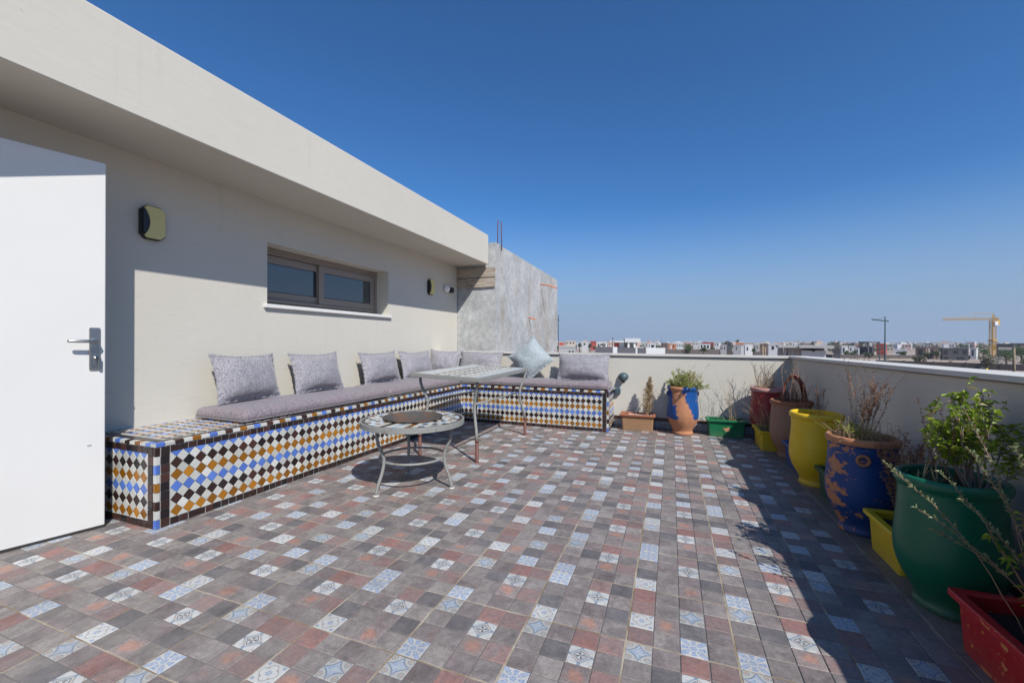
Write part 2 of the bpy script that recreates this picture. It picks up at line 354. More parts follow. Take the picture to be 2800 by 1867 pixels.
def pot_mat(name, paint, clay, lo, hi, zl=None, seed=0.0, sc=5.5, gloss=0.38, rim_clay=None, hi_clay=None, spot=None):
    # paint flaking off terracotta: shaped wear, plus bare zones where wanted
    mt, p = new_mat(name); co = coord('Object'); n = noise(coord('Object', (1, 1, 1.9)), sc, 6, 0.62, 0.5); n2 = noise(co, 22, 5, 0.7); n3 = noise(co, 70, 3)
    x, y, z = sepxyz(co)
    n5 = noise(coord('Object', (1, 1, 1.6)), 48, 4, 0.75); msk = n*0.50+n2*0.33+n5*0.17
    if zl: msk = msk+ss(zl[0]-z, 0.0, zl[1])*zl[2]
    if rim_clay: msk = msk+(z > rim_clay)*0.5
    if hi_clay:      # a broad bare band running obliquely round one side
        ang = E.op('ARCTAN2', y, x); d = eabs(ang-(hi_clay[0]+(z-0.3)*hi_clay[1])); msk = msk+ss(hi_clay[2]-d, -0.45, 0.55)*hi_clay[3]
    if spot: d = esqrt((x-spot[0])*(x-spot[0])+(z-spot[1])*(z-spot[1])*3.0); msk = msk+ss(spot[2]-d, -0.05, 0.05)*spot[3]*(y < 0.0)
    f = ss(msk, lo, hi)
    cl = mix(n2, clay, tuple(min(1, q*1.4) for q in clay)); lime = noise(co, 9, 4, 0.65); cl = mix(ss(lime, 0.55, 0.75)*0.45, cl, (0.45, 0.30, 0.20))
    br = noise(coord('Object', (1, 1, 9)), 7, 4, 0.6); pc = hsv(col(paint), v=n*0.35+br*0.30+0.68, s=n2*0.12+0.92); pc = mix(ss(n3, 0.60, 0.8)*0.25, pc, tuple(q*0.6 for q in paint))
    dst = noise(co, 4.5, 5, 0.7, 0.6); pc = mix(ss(dst, 0.52, 0.78)*0.11, pc, (0.32, 0.27, 0.22)); ft = ss(0.10-z, 0.0, 0.10)*n2; pc = mix(ft*0.30, pc, (0.28, 0.22, 0.17))
    chip = noise(co, 34, 4, 0.75); f = emax(f, ss(chip, 0.735, 0.755))
    E.nt.links.new(mix(f, pc, cl).k, p.inputs['Base Color']); rg = f*(0.88-gloss)+gloss+n2*0.18-0.05; setp(p, rough=rg, spec=0.4, normal=bump(n2*0.35+n3*0.25-f*0.6, 0.35, 0.004))
CLAY = (0.36, 0.155, 0.075)
pot_mat('blue_flaked', (0.004, 0.066, 0.25), (0.37, 0.165, 0.085), 0.61, 0.63, zl=(0.205, 0.10, 0.42), hi_clay=(-1.64, -2.1, 0.40, 0.34), sc=8)
pot_mat('blue_worn', (0.003, 0.045, 0.19), (0.40, 0.175, 0.085), 0.568, 0.580, rim_clay=0.472, sc=9, gloss=0.45, hi_clay=(-2.75, 0.5, 0.45, 0.085))
pot_mat('yellow_pot', (0.74, 0.47, 0.003), (0.20, 0.07, 0.02), 0.69, 0.72)
pot_mat('green_pot', (0.003, 0.115, 0.058), (0.05, 0.2, 0.12), 0.72, 0.8, gloss=0.32)
pot_mat('red_pot', (0.27, 0.018, 0.02), (0.42, 0.22, 0.19), 0.66, 0.74, rim_clay=0.50)
pot_mat('tan_pot', (0.30, 0.165, 0.105), (0.25, 0.10, 0.05), 0.58, 0.78, rim_clay=0.465, gloss=0.7)
pot_mat('tan_box', (0.32, 0.175, 0.085), (0.27, 0.10, 0.055), 0.66, 0.8, rim_clay=0.150, gloss=0.5)
pot_mat('green_box', (0.004, 0.14, 0.052), (0.46, 0.235, 0.12), 0.60, 0.615, spot=(0.0, 0.085, 0.045, 0.22), sc=8, rim_clay=None)
pot_mat('yellow_box', (0.66, 0.45, 0.004), (0.40, 0.16, 0.05), 0.67, 0.70)
pot_mat('yellow_worn_box', (0.66, 0.46, 0.004), (0.30, 0.12, 0.06), 0.60, 0.63)
pot_mat('blue_box', (0.008, 0.06, 0.24), CLAY, 0.66, 0.69)
pot_mat('dark_green_box', (0.005, 0.075, 0.035), CLAY, 0.66, 0.69)
pot_mat('red_box', (0.44, 0.007, 0.010), (0.50, 0.19, 0.06), 0.555, 0.57, sc=11)
mt, p = new_mat('soil'); co = coord('Object'); n = noise(co, 45, 5, 0.7); setp(p, base=mix(n, (0.018, 0.013, 0.010), (0.075, 0.052, 0.036)), rough=1.0, normal=bump(n, 1.0, 0.02))
simple('pebble', (0.72, 0.70, 0.68), 0.6, scale=20)
def leafm(name, a, b_, rough=0.5, sub=0.0):
    mt, p = new_mat(name); rnd = E(E.nt.nodes.new('ShaderNodeNewGeometry').outputs['Random Per Island']); c = mix(rnd, a, b_); old = E.op('FRACT', rnd*31.7) > 0.91; c = mix(old*0.75, c, (0.34, 0.24, 0.10)); setp(p, base=c, rough=rough, spec=0.35)
    # thin leaves let some light through
    tr = mt.node_tree.nodes.new('ShaderNodeBsdfTranslucent'); ms = mt.node_tree.nodes.new('ShaderNodeMixShader'); ms.inputs[0].default_value = 0.3
    out = mt.node_tree.nodes['Material Output']; L = mt.node_tree.links
    L.new(c.k, tr.inputs[0]); L.new(p.outputs[0], ms.inputs[1]); L.new(tr.outputs[0], ms.inputs[2]); L.new(ms.outputs[0], out.inputs[0])
leafm('leaf_green', (0.17, 0.27, 0.018), (0.40, 0.50, 0.06)); leafm('leaf_pale', (0.30, 0.36, 0.09), (0.48, 0.50, 0.19)); leafm('leaf_gray', (0.17, 0.21, 0.10), (0.34, 0.36, 0.19))
leafm('leaf_dry', (0.38, 0.26, 0.14), (0.55, 0.41, 0.25)); leafm('leaf_brown', (0.19, 0.10, 0.065), (0.40, 0.23, 0.14)); leafm('leaf_straw', (0.38, 0.29, 0.15), (0.55, 0.45, 0.26))
leafm('tree_leaf', (0.035, 0.062, 0.022), (0.075, 0.105, 0.04)); leafm('tree_leaf_gray', (0.07, 0.075, 0.05), (0.12, 0.12, 0.085)); leafm('tree_leaf_bright', (0.05, 0.10, 0.022), (0.10, 0.16, 0.045))
simple('stem_brown', (0.17, 0.095, 0.06), 0.8, scale=30); simple('stem_red', (0.34, 0.185, 0.115), 0.7, scale=30); simple('stem_gray', (0.24, 0.20, 0.165), 0.8, scale=30); simple('stem_straw', (0.44, 0.33, 0.18), 0.8, scale=30)
simple('bark', (0.10, 0.075, 0.055), 0.9)
# background
for nm, c in dict(bld_white=(0.66, 0.655, 0.64), bld_cream=(0.55, 0.47, 0.38), bld_gray=(0.40, 0.39, 0.38), bld_lightgray=(0.52, 0.52, 0.51), bld_red=(0.42, 0.085, 0.06), bld_orange=(0.50, 0.21, 0.11), bld_pink=(0.50, 0.36, 0.31), bld_brown=(0.20, 0.14, 0.115), bld_dark=(0.10, 0.095, 0.095), bld_panel=(0.125, 0.122, 0.135), bld_window=(0.035, 0.04, 0.045), wall_dark=(0.115, 0.095, 0.085), crane_paint=(0.55, 0.32, 0.06), lamp_steel=(0.06, 0.085, 0.095), car_dark=(0.03, 0.032, 0.036), machine_yellow=(0.62, 0.38, 0.03), wood_pole=(0.26, 0.2, 0.13)).items():
    simple(nm, c, 0.85, var=0.10, scale=0.6, spec=0.2)
mt, p = new_mat('ground_sand'); co = coord('World'); n = noise(co, 0.018, 6, 0.62); n2 = noise(co, 0.4, 5, 0.65); n3 = noise(coord('World', (0.4, 1, 1)), 0.03, 4)
c = mix(ss(n, 0.42, 0.6), (0.30, 0.22, 0.19), (0.42, 0.33, 0.24)); c = mix(ss(n3, 0.55, 0.66)*0.8, c, (0.13, 0.12, 0.075)); setp(p, base=hsv(c, v=n2*0.5+0.75), rough=1.0)
simple('asphalt', (0.05, 0.048, 0.047), 0.9, scale=0.3, kind='World')

# ================================================================== SETTING
GZ = -6.5                                            # street level below the roof terrace
def struct(name, mb, mats, parent=None):
    o = link(name, mb.mesh(name, mats), parent)
    if not parent: o['kind'] = 'structure'
    return o
gm = MB(); N = 24
gm.add([(-1500, -1500, GZ), (1500, -1500, GZ), (1500, 1500, GZ), (-1500, 1500, GZ)], [(0, 1, 2, 3)])
struct('ground', gm, 'ground_sand')

# ---- terrace floor: slab, joints and every printed tile as a piece
XL = [-3.281, -2.935, -2.589, -2.243, -1.881, -1.520, -1.174, -0.829, -0.480, -0.139, 0.199, 0.540, 0.858]
YL = [0.80+0.3265*k for k in range(-4, 14)]
X_WALL, X_PAR, Y_BACK = -3.165, 1.185, 5.18
fl = MB(); fl.add([(X_WALL, -0.6, -0.0028), (X_PAR, -0.6, -0.0028), (X_PAR, Y_BACK, -0.0028), (X_WALL, Y_BACK, -0.0028)], [(0, 1, 2, 3)])
fl.box(X_WALL, X_PAR, -0.6, Y_BACK, -0.25, -0.012)
floor = struct('floor', fl, 'floor_joint')
gr = MB()
for x in XL[1:]: gr.box(x-0.0042, x+0.0042, -0.59, Y_BACK-0.01, -0.008, -0.0014)
for y in YL: 
    if y < Y_BACK: gr.box(X_WALL+0.01, 0.858, y-0.0042, y+0.0042, -0.008, -0.0010)
part('grout_line', gr, 'sandy_grout', floor)
VAR = {  # 4 x 4 prints, rows from far to near, columns from left to right
 'A': ['S', 'n', 'r', 'o', 'g', 'k', 'D', 'g', 'n', 'g', 'u', 'o', 'F', 'g', 'n', 'g'],
 'B': ['F', 'g', 'o', 'k', 'g', 'n', 'D', 'g', 'k', 'g', 'n', 'k', 'Q', 'g', 'u', 'g'],
 'C': ['r', 'g', 'n', 'g', 'o', 'g', 'S', 'o', 'Q', 'u', 'k', 'n', 'o', 'g', 'F', 'g']}
KIND = dict(S='floor_star', D='floor_diamond', F='floor_flower', Q='floor_quatrefoil', g='floor_gray', k='floor_slate', n='floor_brown', r='floor_red', o='floor_rosy', u='floor_rust')
SEEN = {}
def setv(v, s):
    for t in s.split():
        i, j = t.split(','); SEEN[(int(i), int(j))] = v
# read off the photograph: which of the three printed slabs lies where (i from the X = -2.589 line, j from Y = 0.80)
setv('A', '3,0 1,0 0,0 5,0 7,0 3,1 1,1 5,1 6,1 7,1 8,1 3,2 4,2 5,2 8,2 6,3 8,3 9,3 2,4 3,4 6,4 7,4 3,5 6,5 4,6 5,6 6,6 2,-1 3,-1 0,4 1,5')
setv('B', '2,0 2,1 4,1 0,1 1,2 6,2 3,3 4,3 7,3 4,4 9,4 8,4 5,5 7,5 8,5 4,7 5,7 6,7 7,7 3,9 5,9 6,9 7,9 4,9 7,8 5,11 5,10 6,10 2,9')
setv('C', '4,0 1,-1 7,2 2,2 2,3 5,3 5,4 8,4 4,5 9,5 7,6 3,7 3,8 5,8 6,8 4,10 6,11 9,2')
def unit_tile(mat, sx=0.0835, sy=0.0782, border=False):
    b = 0.0016; h = 0.007; mb = MB(); x, y = sx/2, sy/2
    v = [(-x+b, -y+b, 0), (x-b, -y+b, 0), (x-b, y-b, 0), (-x+b, y-b, 0), (-x, -y, -b), (x, -y, -b), (x, y, -b), (-x, y, -b), (-x, -y, -h), (x, -y, -h), (x, y, -h), (-x, y, -h)]
    f = [(0, 1, 2, 3)]+[(4+i, 4+(i+1) % 4, (i+1) % 4, i) for i in range(4)]+[(8+i, 8+(i+1) % 4, 4+(i+1) % 4, 4+i) for i in range(4)]
    uvp = [((q[0]+x)/sx, (q[1]+y)/sy) for q in v]
    return v, f, [[uvp[i] for i in q] for q in f]
KMAT = list(KIND.values()); cand = []
for i in range(len(XL)-1):
    for j in range(len(YL)-1):
        v = SEEN.get((i-2, j-4))
        if v is None: v = random.Random(i*31+j*7).choice('AABC')
        for c in range(4):
            for r_ in range(4):
                cw = (XL[i+1]-XL[i])/4; x = XL[i]+cw*(c+0.5); chh = 0.3265/4; y = YL[j]+0.3265-chh*(r_+0.5)
                if c == 0: x += 0.0015
                if x-cw/2 < X_WALL-0.02 or y+chh/2 > Y_BACK+0.02: continue
                if x < -2.60 and y > 1.45: continue          # under the bench
                if x < -0.70 and y > 4.78: continue
                k = VAR[v][r_*4+c]; q = proj(x, y, 0); size = 0
                if q and 0 < q[0] < 2800 and q[1] < 1890 and not (q[0] < 285 and q[1] < 1515-0.25*q[0]):
                    d = -x*math.sin(TH)+y*math.cos(TH); size = 1/d**3
                    if q[0] > 2430: size *= 0.2
                cand.append((size, x, y, k, cw))
cand.sort(reverse=True)
tv, tf, tu = unit_tile('x'); TM = {}
for k, nm in KIND.items():
    mb = MB(); mb.add(tv, tf, 0, tu); TM[k] = mb.mesh('tile', nm)
rest = MB()
for n, (s_, x, y, k, cw) in enumerate(cand):
    sx = (cw-0.0036)/0.0835; jz = random.uniform(-0.0006, 0.0006); rx = random.uniform(-0.009, 0.009); ry = random.uniform(-0.009, 0.009)
    M = Matrix.Translation((x, y, jz)) @ Matrix.Rotation(rx, 4, 'X') @ Matrix.Rotation(ry, 4, 'Y') @ Matrix.Diagonal((sx, 1, 1, 1))
    if n < 300: link('tile', TM[k], floor, M=M)
    else: rest.add([M @ Vector(q) for q in tv], tf, KMAT.index(KIND[k]), tu)
o = part('tile_field', rest, KMAT, floor); o['kind'] = 'stuff'
bt = MB(); bt.add(*unit_tile('b', 0.285, 0.318)[:2]); bme = bt.mesh('border_tile', 'floor_border')
for y in YL[:-1]:
    if y+0.33 < Y_BACK+0.12: link('border_tile', bme, floor, M=Matrix.Translation((0.864+0.1425, y+0.163, 0.0003)))

# ---- the rooftop room: stucco wall with window and door, deep roof slab above
def grid_wall(mb, x, ys, zs, holes, depth, nsign=1):
    # wall plane at X = x facing +X with rectangular holes (y0, y1, z0, z1) and reveals going back by depth
    for a in range(len(ys)-1):
        for b in range(len(zs)-1):
            cy, cz = (ys[a]+ys[a+1])/2, (zs[b]+zs[b+1])/2
            if any(h[0] < cy < h[1] and h[2] < cz < h[3] for h in holes): continue
            mb.add([(x, ys[a], zs[b]), (x, ys[a+1], zs[b]), (x, ys[a+1], zs[b+1]), (x, ys[a], zs[b+1])], [(0, 1, 2, 3)])
    for (y0, y1, z0, z1) in holes:
        xb = x-depth
        mb.add([(x, y0, z0), (x, y1, z0), (x, y1, z1), (x, y0, z1), (xb, y0, z0), (xb, y1, z0), (xb, y1, z1), (xb, y0, z1)], [(0, 3, 7, 4), (1, 5, 6, 2), (3, 2, 6, 7), (0, 4, 5, 1)])
WY0, WY1, WZ0, WZ1 = 2.557, 4.165, 1.304, 1.823
DY0, DY1, DZ1 = -0.46, 0.462, 2.02
house = thing('rooftop_room', 'beige stucco rooftop room with deep roof overhang and sliding window beside the terrace', 'building', (0, 0, 0))
w = MB(); grid_wall(w, X_WALL, [-2.5, DY0, DY1, WY0, WY1, 5.891], [-0.25, 0, WZ0, WZ1, DZ1, 2.168], [(DY0, DY1, 0, DZ1), (WY0, WY1, WZ0, WZ1)], 0.225)
w.add([(X_WALL, 5.891, -0.25), (-7.5, 5.891, -0.25), (-7.5, 5.891, 2.168), (X_WALL, 5.891, 2.168)], [(0, 1, 2, 3)])
w.box(X_WALL-0.3, X_WALL-0.228, DY0-0.1, WY1+0.2, 0, 2.16)
w.box(-7.5, X_PAR+0.19, -2.5, Y_BACK-0.002, -6.5, -0.252)
part('wall', w, 'stucco', house)
rf = MB(); rf.bbox(-7.6, -2.608, -3.0, 5.842, 2.168, 2.615, 0.006); part('roof', rf, 'stucco', house)
# window
XF = X_WALL-0.185
wf = MB()
def ring(mb, y0, y1, z0, z1, t, x0, x1, b=0.003):
    mb.bbox(x0, x1, y0, y1, z1-t, z1, b); mb.bbox(x0, x1, y0, y1, z0, z0+t, b)
    mb.bbox(x0, x1, y0, y0+t, z0+t-0.001, z1-t+0.001, b); mb.bbox(x0, x1, y1-t, y1, z0+t-0.001, z1-t+0.001, b)
ring(wf, WY0+0.002, WY1-0.002, WZ0+0.034, WZ1-0.002, 0.030, XF-0.05, XF+0.02)
wf.bbox(XF-0.02, XF+0.008, WY0+0.03, WY1-0.03, WZ1-0.055, WZ1-0.032, 0.002)
win = part('window', wf, 'frame_taupe', house)
for (a, b, x) in ((WY0+0.034, 3.352, XF-0.034), (3.285, WY1-0.034, XF-0.004)):
    s_ = MB(); ring(s_, a, b, WZ0+0.066, WZ1-0.058, 0.068, x-0.014, x+0.014); part('sash', s_, 'frame_taupe', win)
    g = MB(); g.box(x-0.004, x+0.002, a+0.066, b-0.066, WZ0+0.13, WZ1-0.124); part('pane', g, 'window_glass', win)
    g = MB(); ring(g, a+0.0665, b-0.0665, WZ0+0.1335, WZ1-0.1255, 0.006, x-0.001, x+0.006, 0.001); part('gasket', g, 'frame_dark', win)
sl = MB(); sl.bbox(X_WALL-0.18, X_WALL+0.030, WY0-0.036, WY1+0.036, WZ0-0.030, WZ0+0.002, 0.003); part('window_sill', sl, 'sill_stone', house)
# door, swung open: a part of the room
dA, dB = Vector((-2.83, 1.327, 0)), Vector((-3.07, 0.462, 0)); dd = (dA-dB).normalized(); dn = Vector((dd.y, -dd.x, 0))
DM = Matrix(((dd.x, dn.x, 0, dB.x), (dd.y, dn.y, 0, dB.y), (0, 0, 1, 0), (0, 0, 0, 1)))     # x along the leaf, y out of its face
DL = (dA-dB).length
dm = MB(); dm.bbox(0, DL, -0.042, 0, 0.014, 1.942, 0.003); dm.bbox(0.0, DL, -0.034, -0.004, 0.0012, 0.0138, 0.001, 1)
door = link('door', dm.xf(DM).mesh('door', ['white_paint', 'door_rubber']), house); door['label'] = 'white flush door swung open on the left'
hp = MB(); hp.bbox(DL-0.063, DL-0.021, 0.0008, 0.011, 0.842, 1.064, 0.004)
part('handle_plate', hp.xf(DM), 'chrome', door)
lv = MB(); xh = DL-0.040
lv.tube([(xh, 0.010, 0.993), (xh, 0.030, 0.993), (xh, 0.046, 0.993), (xh-0.010, 0.053, 0.993), (xh-0.035, 0.055, 0.993), (xh-0.10, 0.054, 0.994), (xh-0.108, 0.053, 0.994)], [0.0095, 0.0095, 0.0095, 0.0095, 0.009, 0.0085, 0.006], 12)
part('lever', lv.xf(DM), 'chrome', door)
kc = MB(); kc.tube([(xh, 0.010, 0.905), (xh, 0.020, 0.905)], 0.0115, 14); kc.bbox(xh-0.006, xh+0.006, 0.010, 0.017, 0.872, 0.903, 0.002); kc.tube([(xh, 0.018, 0.905), (xh, 0.0205, 0.905)], 0.005, 10); part('lock_cylinder', kc.xf(DM), 'chrome', door)
kk = MB(); kk.bbox(xh+0.010, xh+0.022, 0.014, 0.020, 0.845, 0.905, 0.002); part('key', kk.xf(DM), 'chrome', door)
bo = MB(); bo.bbox(DL-0.001, DL+0.010, -0.028, -0.014, 0.985, 1.000, 0.002); part('latch', bo.xf(DM), 'chrome', door)
sc_ = MB(); sc_.tube([(DL-0.068, 0.0005, 0.446), (DL-0.060, 0.0014, 0.448), (DL-0.052, 0.0005, 0.449)], 0.0022, 6); part('scuff_mark', sc_.xf(DM), 'gray_iron', door)  # small grey scuff on the door face, modelled as a thin raised sliver

# ---- bulkhead lamps and camera on the wall
def wall_lamp(label, y, z, group):
    t = thing('wall_lamp', label, 'lamp', (X_WALL, y, z), 0, group)
    hy, hz, c = 0.067, 0.107, 0.030
    def octo(hy, hz, c): return [(-hy+c, -hz), (hy-c, -hz), (hy, -hz+c), (hy, hz-c), (hy-c, hz), (-hy+c, hz), (-hy, hz-c), (-hy, -hz+c)]
    TM_ = Matrix(((0, 0, 1, 0), (1, 0, 0, 0), (0, 1, 0, 0), (0, 0, 0, 1)))     # poly (y, z) extruded along x
    hb = MB(); hb.prism(octo(hy, hz, c), 0.002, 0.034); part('housing', hb.xf(TM_), 'black_plastic', t)
    f = MB(); n = 14
    arc = [(-0.024-0.036*(q/0.094)**2, q) for q in np.linspace(-0.088, 0.088, n)]
    poly = [(hy-0.006-c*0.9, -hz+0.006), (hy-0.006, -hz+0.006+c*0.9), (hy-0.006, hz-0.006-c*0.9), (hy-0.006-c*0.9, hz-0.006), (-0.040, hz-0.006)]+arc[::-1]+[(-0.040, -hz+0.006)]
    f.prism(poly, 0.030, 0.044); part('diffuser', f.xf(TM_), 'cream_diffuser', t)
    e = MB(); lens = [(-hy+0.004, -0.075), ]+[(q[0]-0.004, q[1]) for q in arc[1:-1]]+[(-hy+0.004, 0.075)]
    e.prism(lens, 0.030, 0.048); part('eyelid', e.xf(TM_), 'black_plastic', t)
    return t
wall_lamp('octagonal black bulkhead lamp on the stucco wall near the open white door', 1.714, 1.755, 'bulkhead lamps on the stucco wall')
wall_lamp('octagonal black bulkhead lamp right of the sliding window, beside the security camera', 5.085, 1.755, 'bulkhead lamps on the stucco wall')
cm = thing('security_camera', 'small security camera with round white base and black head near the wall end', 'camera', (X_WALL, 5.50, 1.780))
b = MB(); b.lathe([(0.0, -0.05)]+[(0.05*math.cos(a), 0.05*math.sin(a)) for a in np.linspace(-1.45, 1.45, 14)]+[(0.0, 0.05)], 24, (0.034, 0, 0)); part('camera_base', b, 'white_plastic', cm)
b = MB(); b.tube([(0.030, 0.04, 0), (0.030, 0.12, 0)], 0.012, 8); part('arm', b, 'black_plastic', cm)
b = MB(); b.bbox(0.004, 0.056, 0.115, 0.195, -0.042, 0.036, 0.010); part('camera_head', b, 'black_plastic', cm)
b = MB(); b.tube([(0.0562, 0.155, -0.002), (0.060, 0.155, -0.002)], [0.024, 0.020], 16); part('lens', b, 'lens_dark', cm)

# ---- parapets
def zpar(y): return 0.826+(5.2-y)*0.0086                 # the side parapet rises slightly towards the viewer
pb = thing('parapet_wall', 'low beige parapet wall behind the back bench and pots', 'wall', (0, 0, 0))
b = MB(); x0, x1 = X_WALL, X_PAR+0.19
v = [(x, y, z) for x, zt in ((x0, 0.836), (x1, 0.826)) for y in (Y_BACK, Y_BACK+0.18) for z in (-0.30, zt)]
b.add(v, [(0, 1, 3, 2), (4, 6, 7, 5), (0, 4, 5, 1), (2, 3, 7, 6), (1, 5, 7, 3), (0, 2, 6, 4)]); part('wall_body', b, 'stucco', pb)
b = MB()
v = [(x, y, z+dz) for x, z in ((x0, 0.8365), (x1, 0.8265)) for y in (Y_BACK-0.022, Y_BACK+0.20) for dz in (0.006, 0.028)]
b.add(v, [(0, 1, 3, 2), (4, 6, 7, 5), (0, 4, 5, 1), (2, 3, 7, 6), (1, 5, 7, 3), (0, 2, 6, 4)]); part('coping', b, 'coping_stone', pb)
b = MB()
v = [(x, y, z+dz) for x, z in ((x0, 0.8365), (x1-0.19, 0.8265)) for y in (Y_BACK-0.012, Y_BACK-0.0005) for dz in (-0.001, 0.0055)]
b.add(v, [(0, 1, 3, 2), (4, 6, 7, 5), (0, 4, 5, 1), (2, 3, 7, 6), (1, 5, 7, 3), (0, 2, 6, 4)]); part('coping_joint', b, 'coping_trim', pb)
SK = {}
for k in ('F', 'S', 'D'):
    mb = MB(); v, f, u = unit_tile('s', 0.080, 0.080); mb.add([(q[0], q[2], q[1]) for q in v], f, 0, u)
    mb.v = [(q[0], -q[1]-0.006, q[2]) for q in mb.v]; SK[k] = mb.mesh('skirting_tile', KIND[k])
x = -0.60; i = 0
while x < X_PAR-0.03:
    link('skirting_tile', SK['FSDF'[i % 4]], pb, M=Matrix.Translation((x+0.041, Y_BACK-0.0085, 0.0425))); x += 0.0835; i += 1
b = MB(); b.bbox(-0.64, X_PAR-0.002, Y_BACK-0.016, Y_BACK-0.0005, 0.086, 0.118, 0.003); part('skirting_trim', b, 'glaze_brown', pb)
pr = thing('parapet_wall', 'low beige parapet wall along the right side behind the row of pots', 'wall', (0, 0, 0))
b = MB(); y0, y1 = -1.5, Y_BACK-0.001
v = [(x, y, z) for y, zt in ((y0, zpar(y0)), (y1, zpar(y1))) for x in (X_PAR, X_PAR+0.17) for z in (-0.30, zt)]
QF = [(0, 2, 3, 1), (4, 5, 7, 6), (0, 1, 5, 4), (2, 6, 7, 3), (1, 3, 7, 5), (0, 4, 6, 2)]
b.add(v, QF); part('wall_body', b, 'stucco', pr)
b = MB(); y1c = Y_BACK-0.0225
v = [(x, y, zpar(y)+dz) for y in (y0, y1c) for x in (X_PAR-0.022, X_PAR+0.20) for dz in (0.006, 0.029)]
b.add(v, QF); part('coping', b, 'coping_stone', pr)
b = MB(); v = [(x, y, zpar(y)+dz) for y in (y0, y1c) for x in (X_PAR-0.012, X_PAR-0.0005) for dz in (-0.001, 0.0055)]
b.add(v, QF); part('coping_joint', b, 'coping_trim', pr)
b = MB(); b.bbox(X_PAR-0.016, X_PAR-0.0005, -1.0, Y_BACK-0.02, 0.086, 0.118, 0.003); part('skirting_trim', b, 'glaze_brown', pr)
SKX = {k: None for k in 'FSD'}
y = 1.2; i = 0
RX = Matrix.Rotation(-math.pi/2, 4, 'Z')
while y < Y_BACK-0.1:
    link('skirting_tile', SK['FSDF'[i % 4]], pr, M=Matrix.Translation((X_PAR-0.0085, y+0.041, 0.0425)) @ RX); y += 0.0835; i += 1

# ---- unfinished concrete wall of the neighbouring plot
cw = thing('concrete_wall', 'bare grey concrete party wall with column stub rising beyond the parapet', 'wall', (0, 0, 0))
def rough_box(x0, x1, y0, y1, z0, z1, n, amp, seed, slope=0.0):
    bm = bmesh.new(); bmesh.ops.create_cube(bm, size=1)
    for q in bm.verts:
        q.co = Vector(((x0+x1)/2+q.co.x*(x1-x0), (y0+y1)/2+q.co.y*(y1-y0), (z0+z1)/2+q.co.z*(z1-z0)))
        if q.co.z > (z0+z1)/2: q.co.z += slope*(q.co.y-y0)
    bmesh.ops.subdivide_edges(bm, edges=bm.edges[:], cuts=n, use_grid_fill=True)
    for q in bm.verts: q.co += Vector((mnoise.noise(q.co*5+Vector((seed, 0, 0))), mnoise.noise(q.co*5+Vector((0, seed, 9))), mnoise.noise(q.co*6+Vector((3, 0, seed)))))*amp
    bm.verts.index_update(); mb = MB(); mb.add([q.co[:] for q in bm.verts], [[q.index for q in f_.verts] for f_ in bm.faces], smooth=False); bm.free(); return mb
part('column', rough_box(-3.45, -2.502, 5.900, 6.11, -6.5, 2.495, 12, 0.006, 1.0), 'concrete', cw)
part('column_cap', rough_box(-2.635, -2.506, 5.896, 6.09, 2.48, 2.512, 4, 0.012, 5.0), 'concrete', cw)
part('wall_panel', rough_box(-2.72, -2.472, 6.105, 9.45, -6.5, 2.475, 9, 0.004, 2.0, -0.016), 'concrete', cw)
for (za, zb, sd_) in ((1.988, 2.128, 1), (1.834, 1.972, 2)):
    mb = rough_box(-3.160, -2.512, 5.872, 5.889, za, zb, 5, 0.003, sd_+20.0); part('board', mb, 'old_board', cw)
for (x, y, z, lx) in ((-2.515, 5.985, 2.875, 0.004), (-2.462, 6.02, 2.855, -0.006)):
    b = MB(); b.tube([(x, y, 2.4), (x+lx*0.5, y, 2.65), (x+lx, y, z)], 0.0075, 6); part('rebar', b, 'rebar_steel', cw)
def cpt(u, v, off=0.0):      # a point on the concrete side face X = -2.472
    a = (u-1400)/F_PX; rx = a*math.cos(TH)-math.sin(TH); ry = a*math.sin(TH)+math.cos(TH); t = -2.472/rx
    return Vector((-2.472+off, ry*t, 1-t*(v-933.5-ROLL*(u-1400))/F_PX))
for a, L in (((1477, 777), 0.36), ((1446, 868.5), 0.135)):      # cut conduit ends standing out of the wall
    p0 = cpt(*a, -0.01); b = MB(); b.tube([p0, p0+Vector((L*0.5, 0, -0.09*L)), p0+Vector((L, 0.01, -0.26*L))], 0.0125, 8); part('conduit', b, 'orange_conduit', cw)

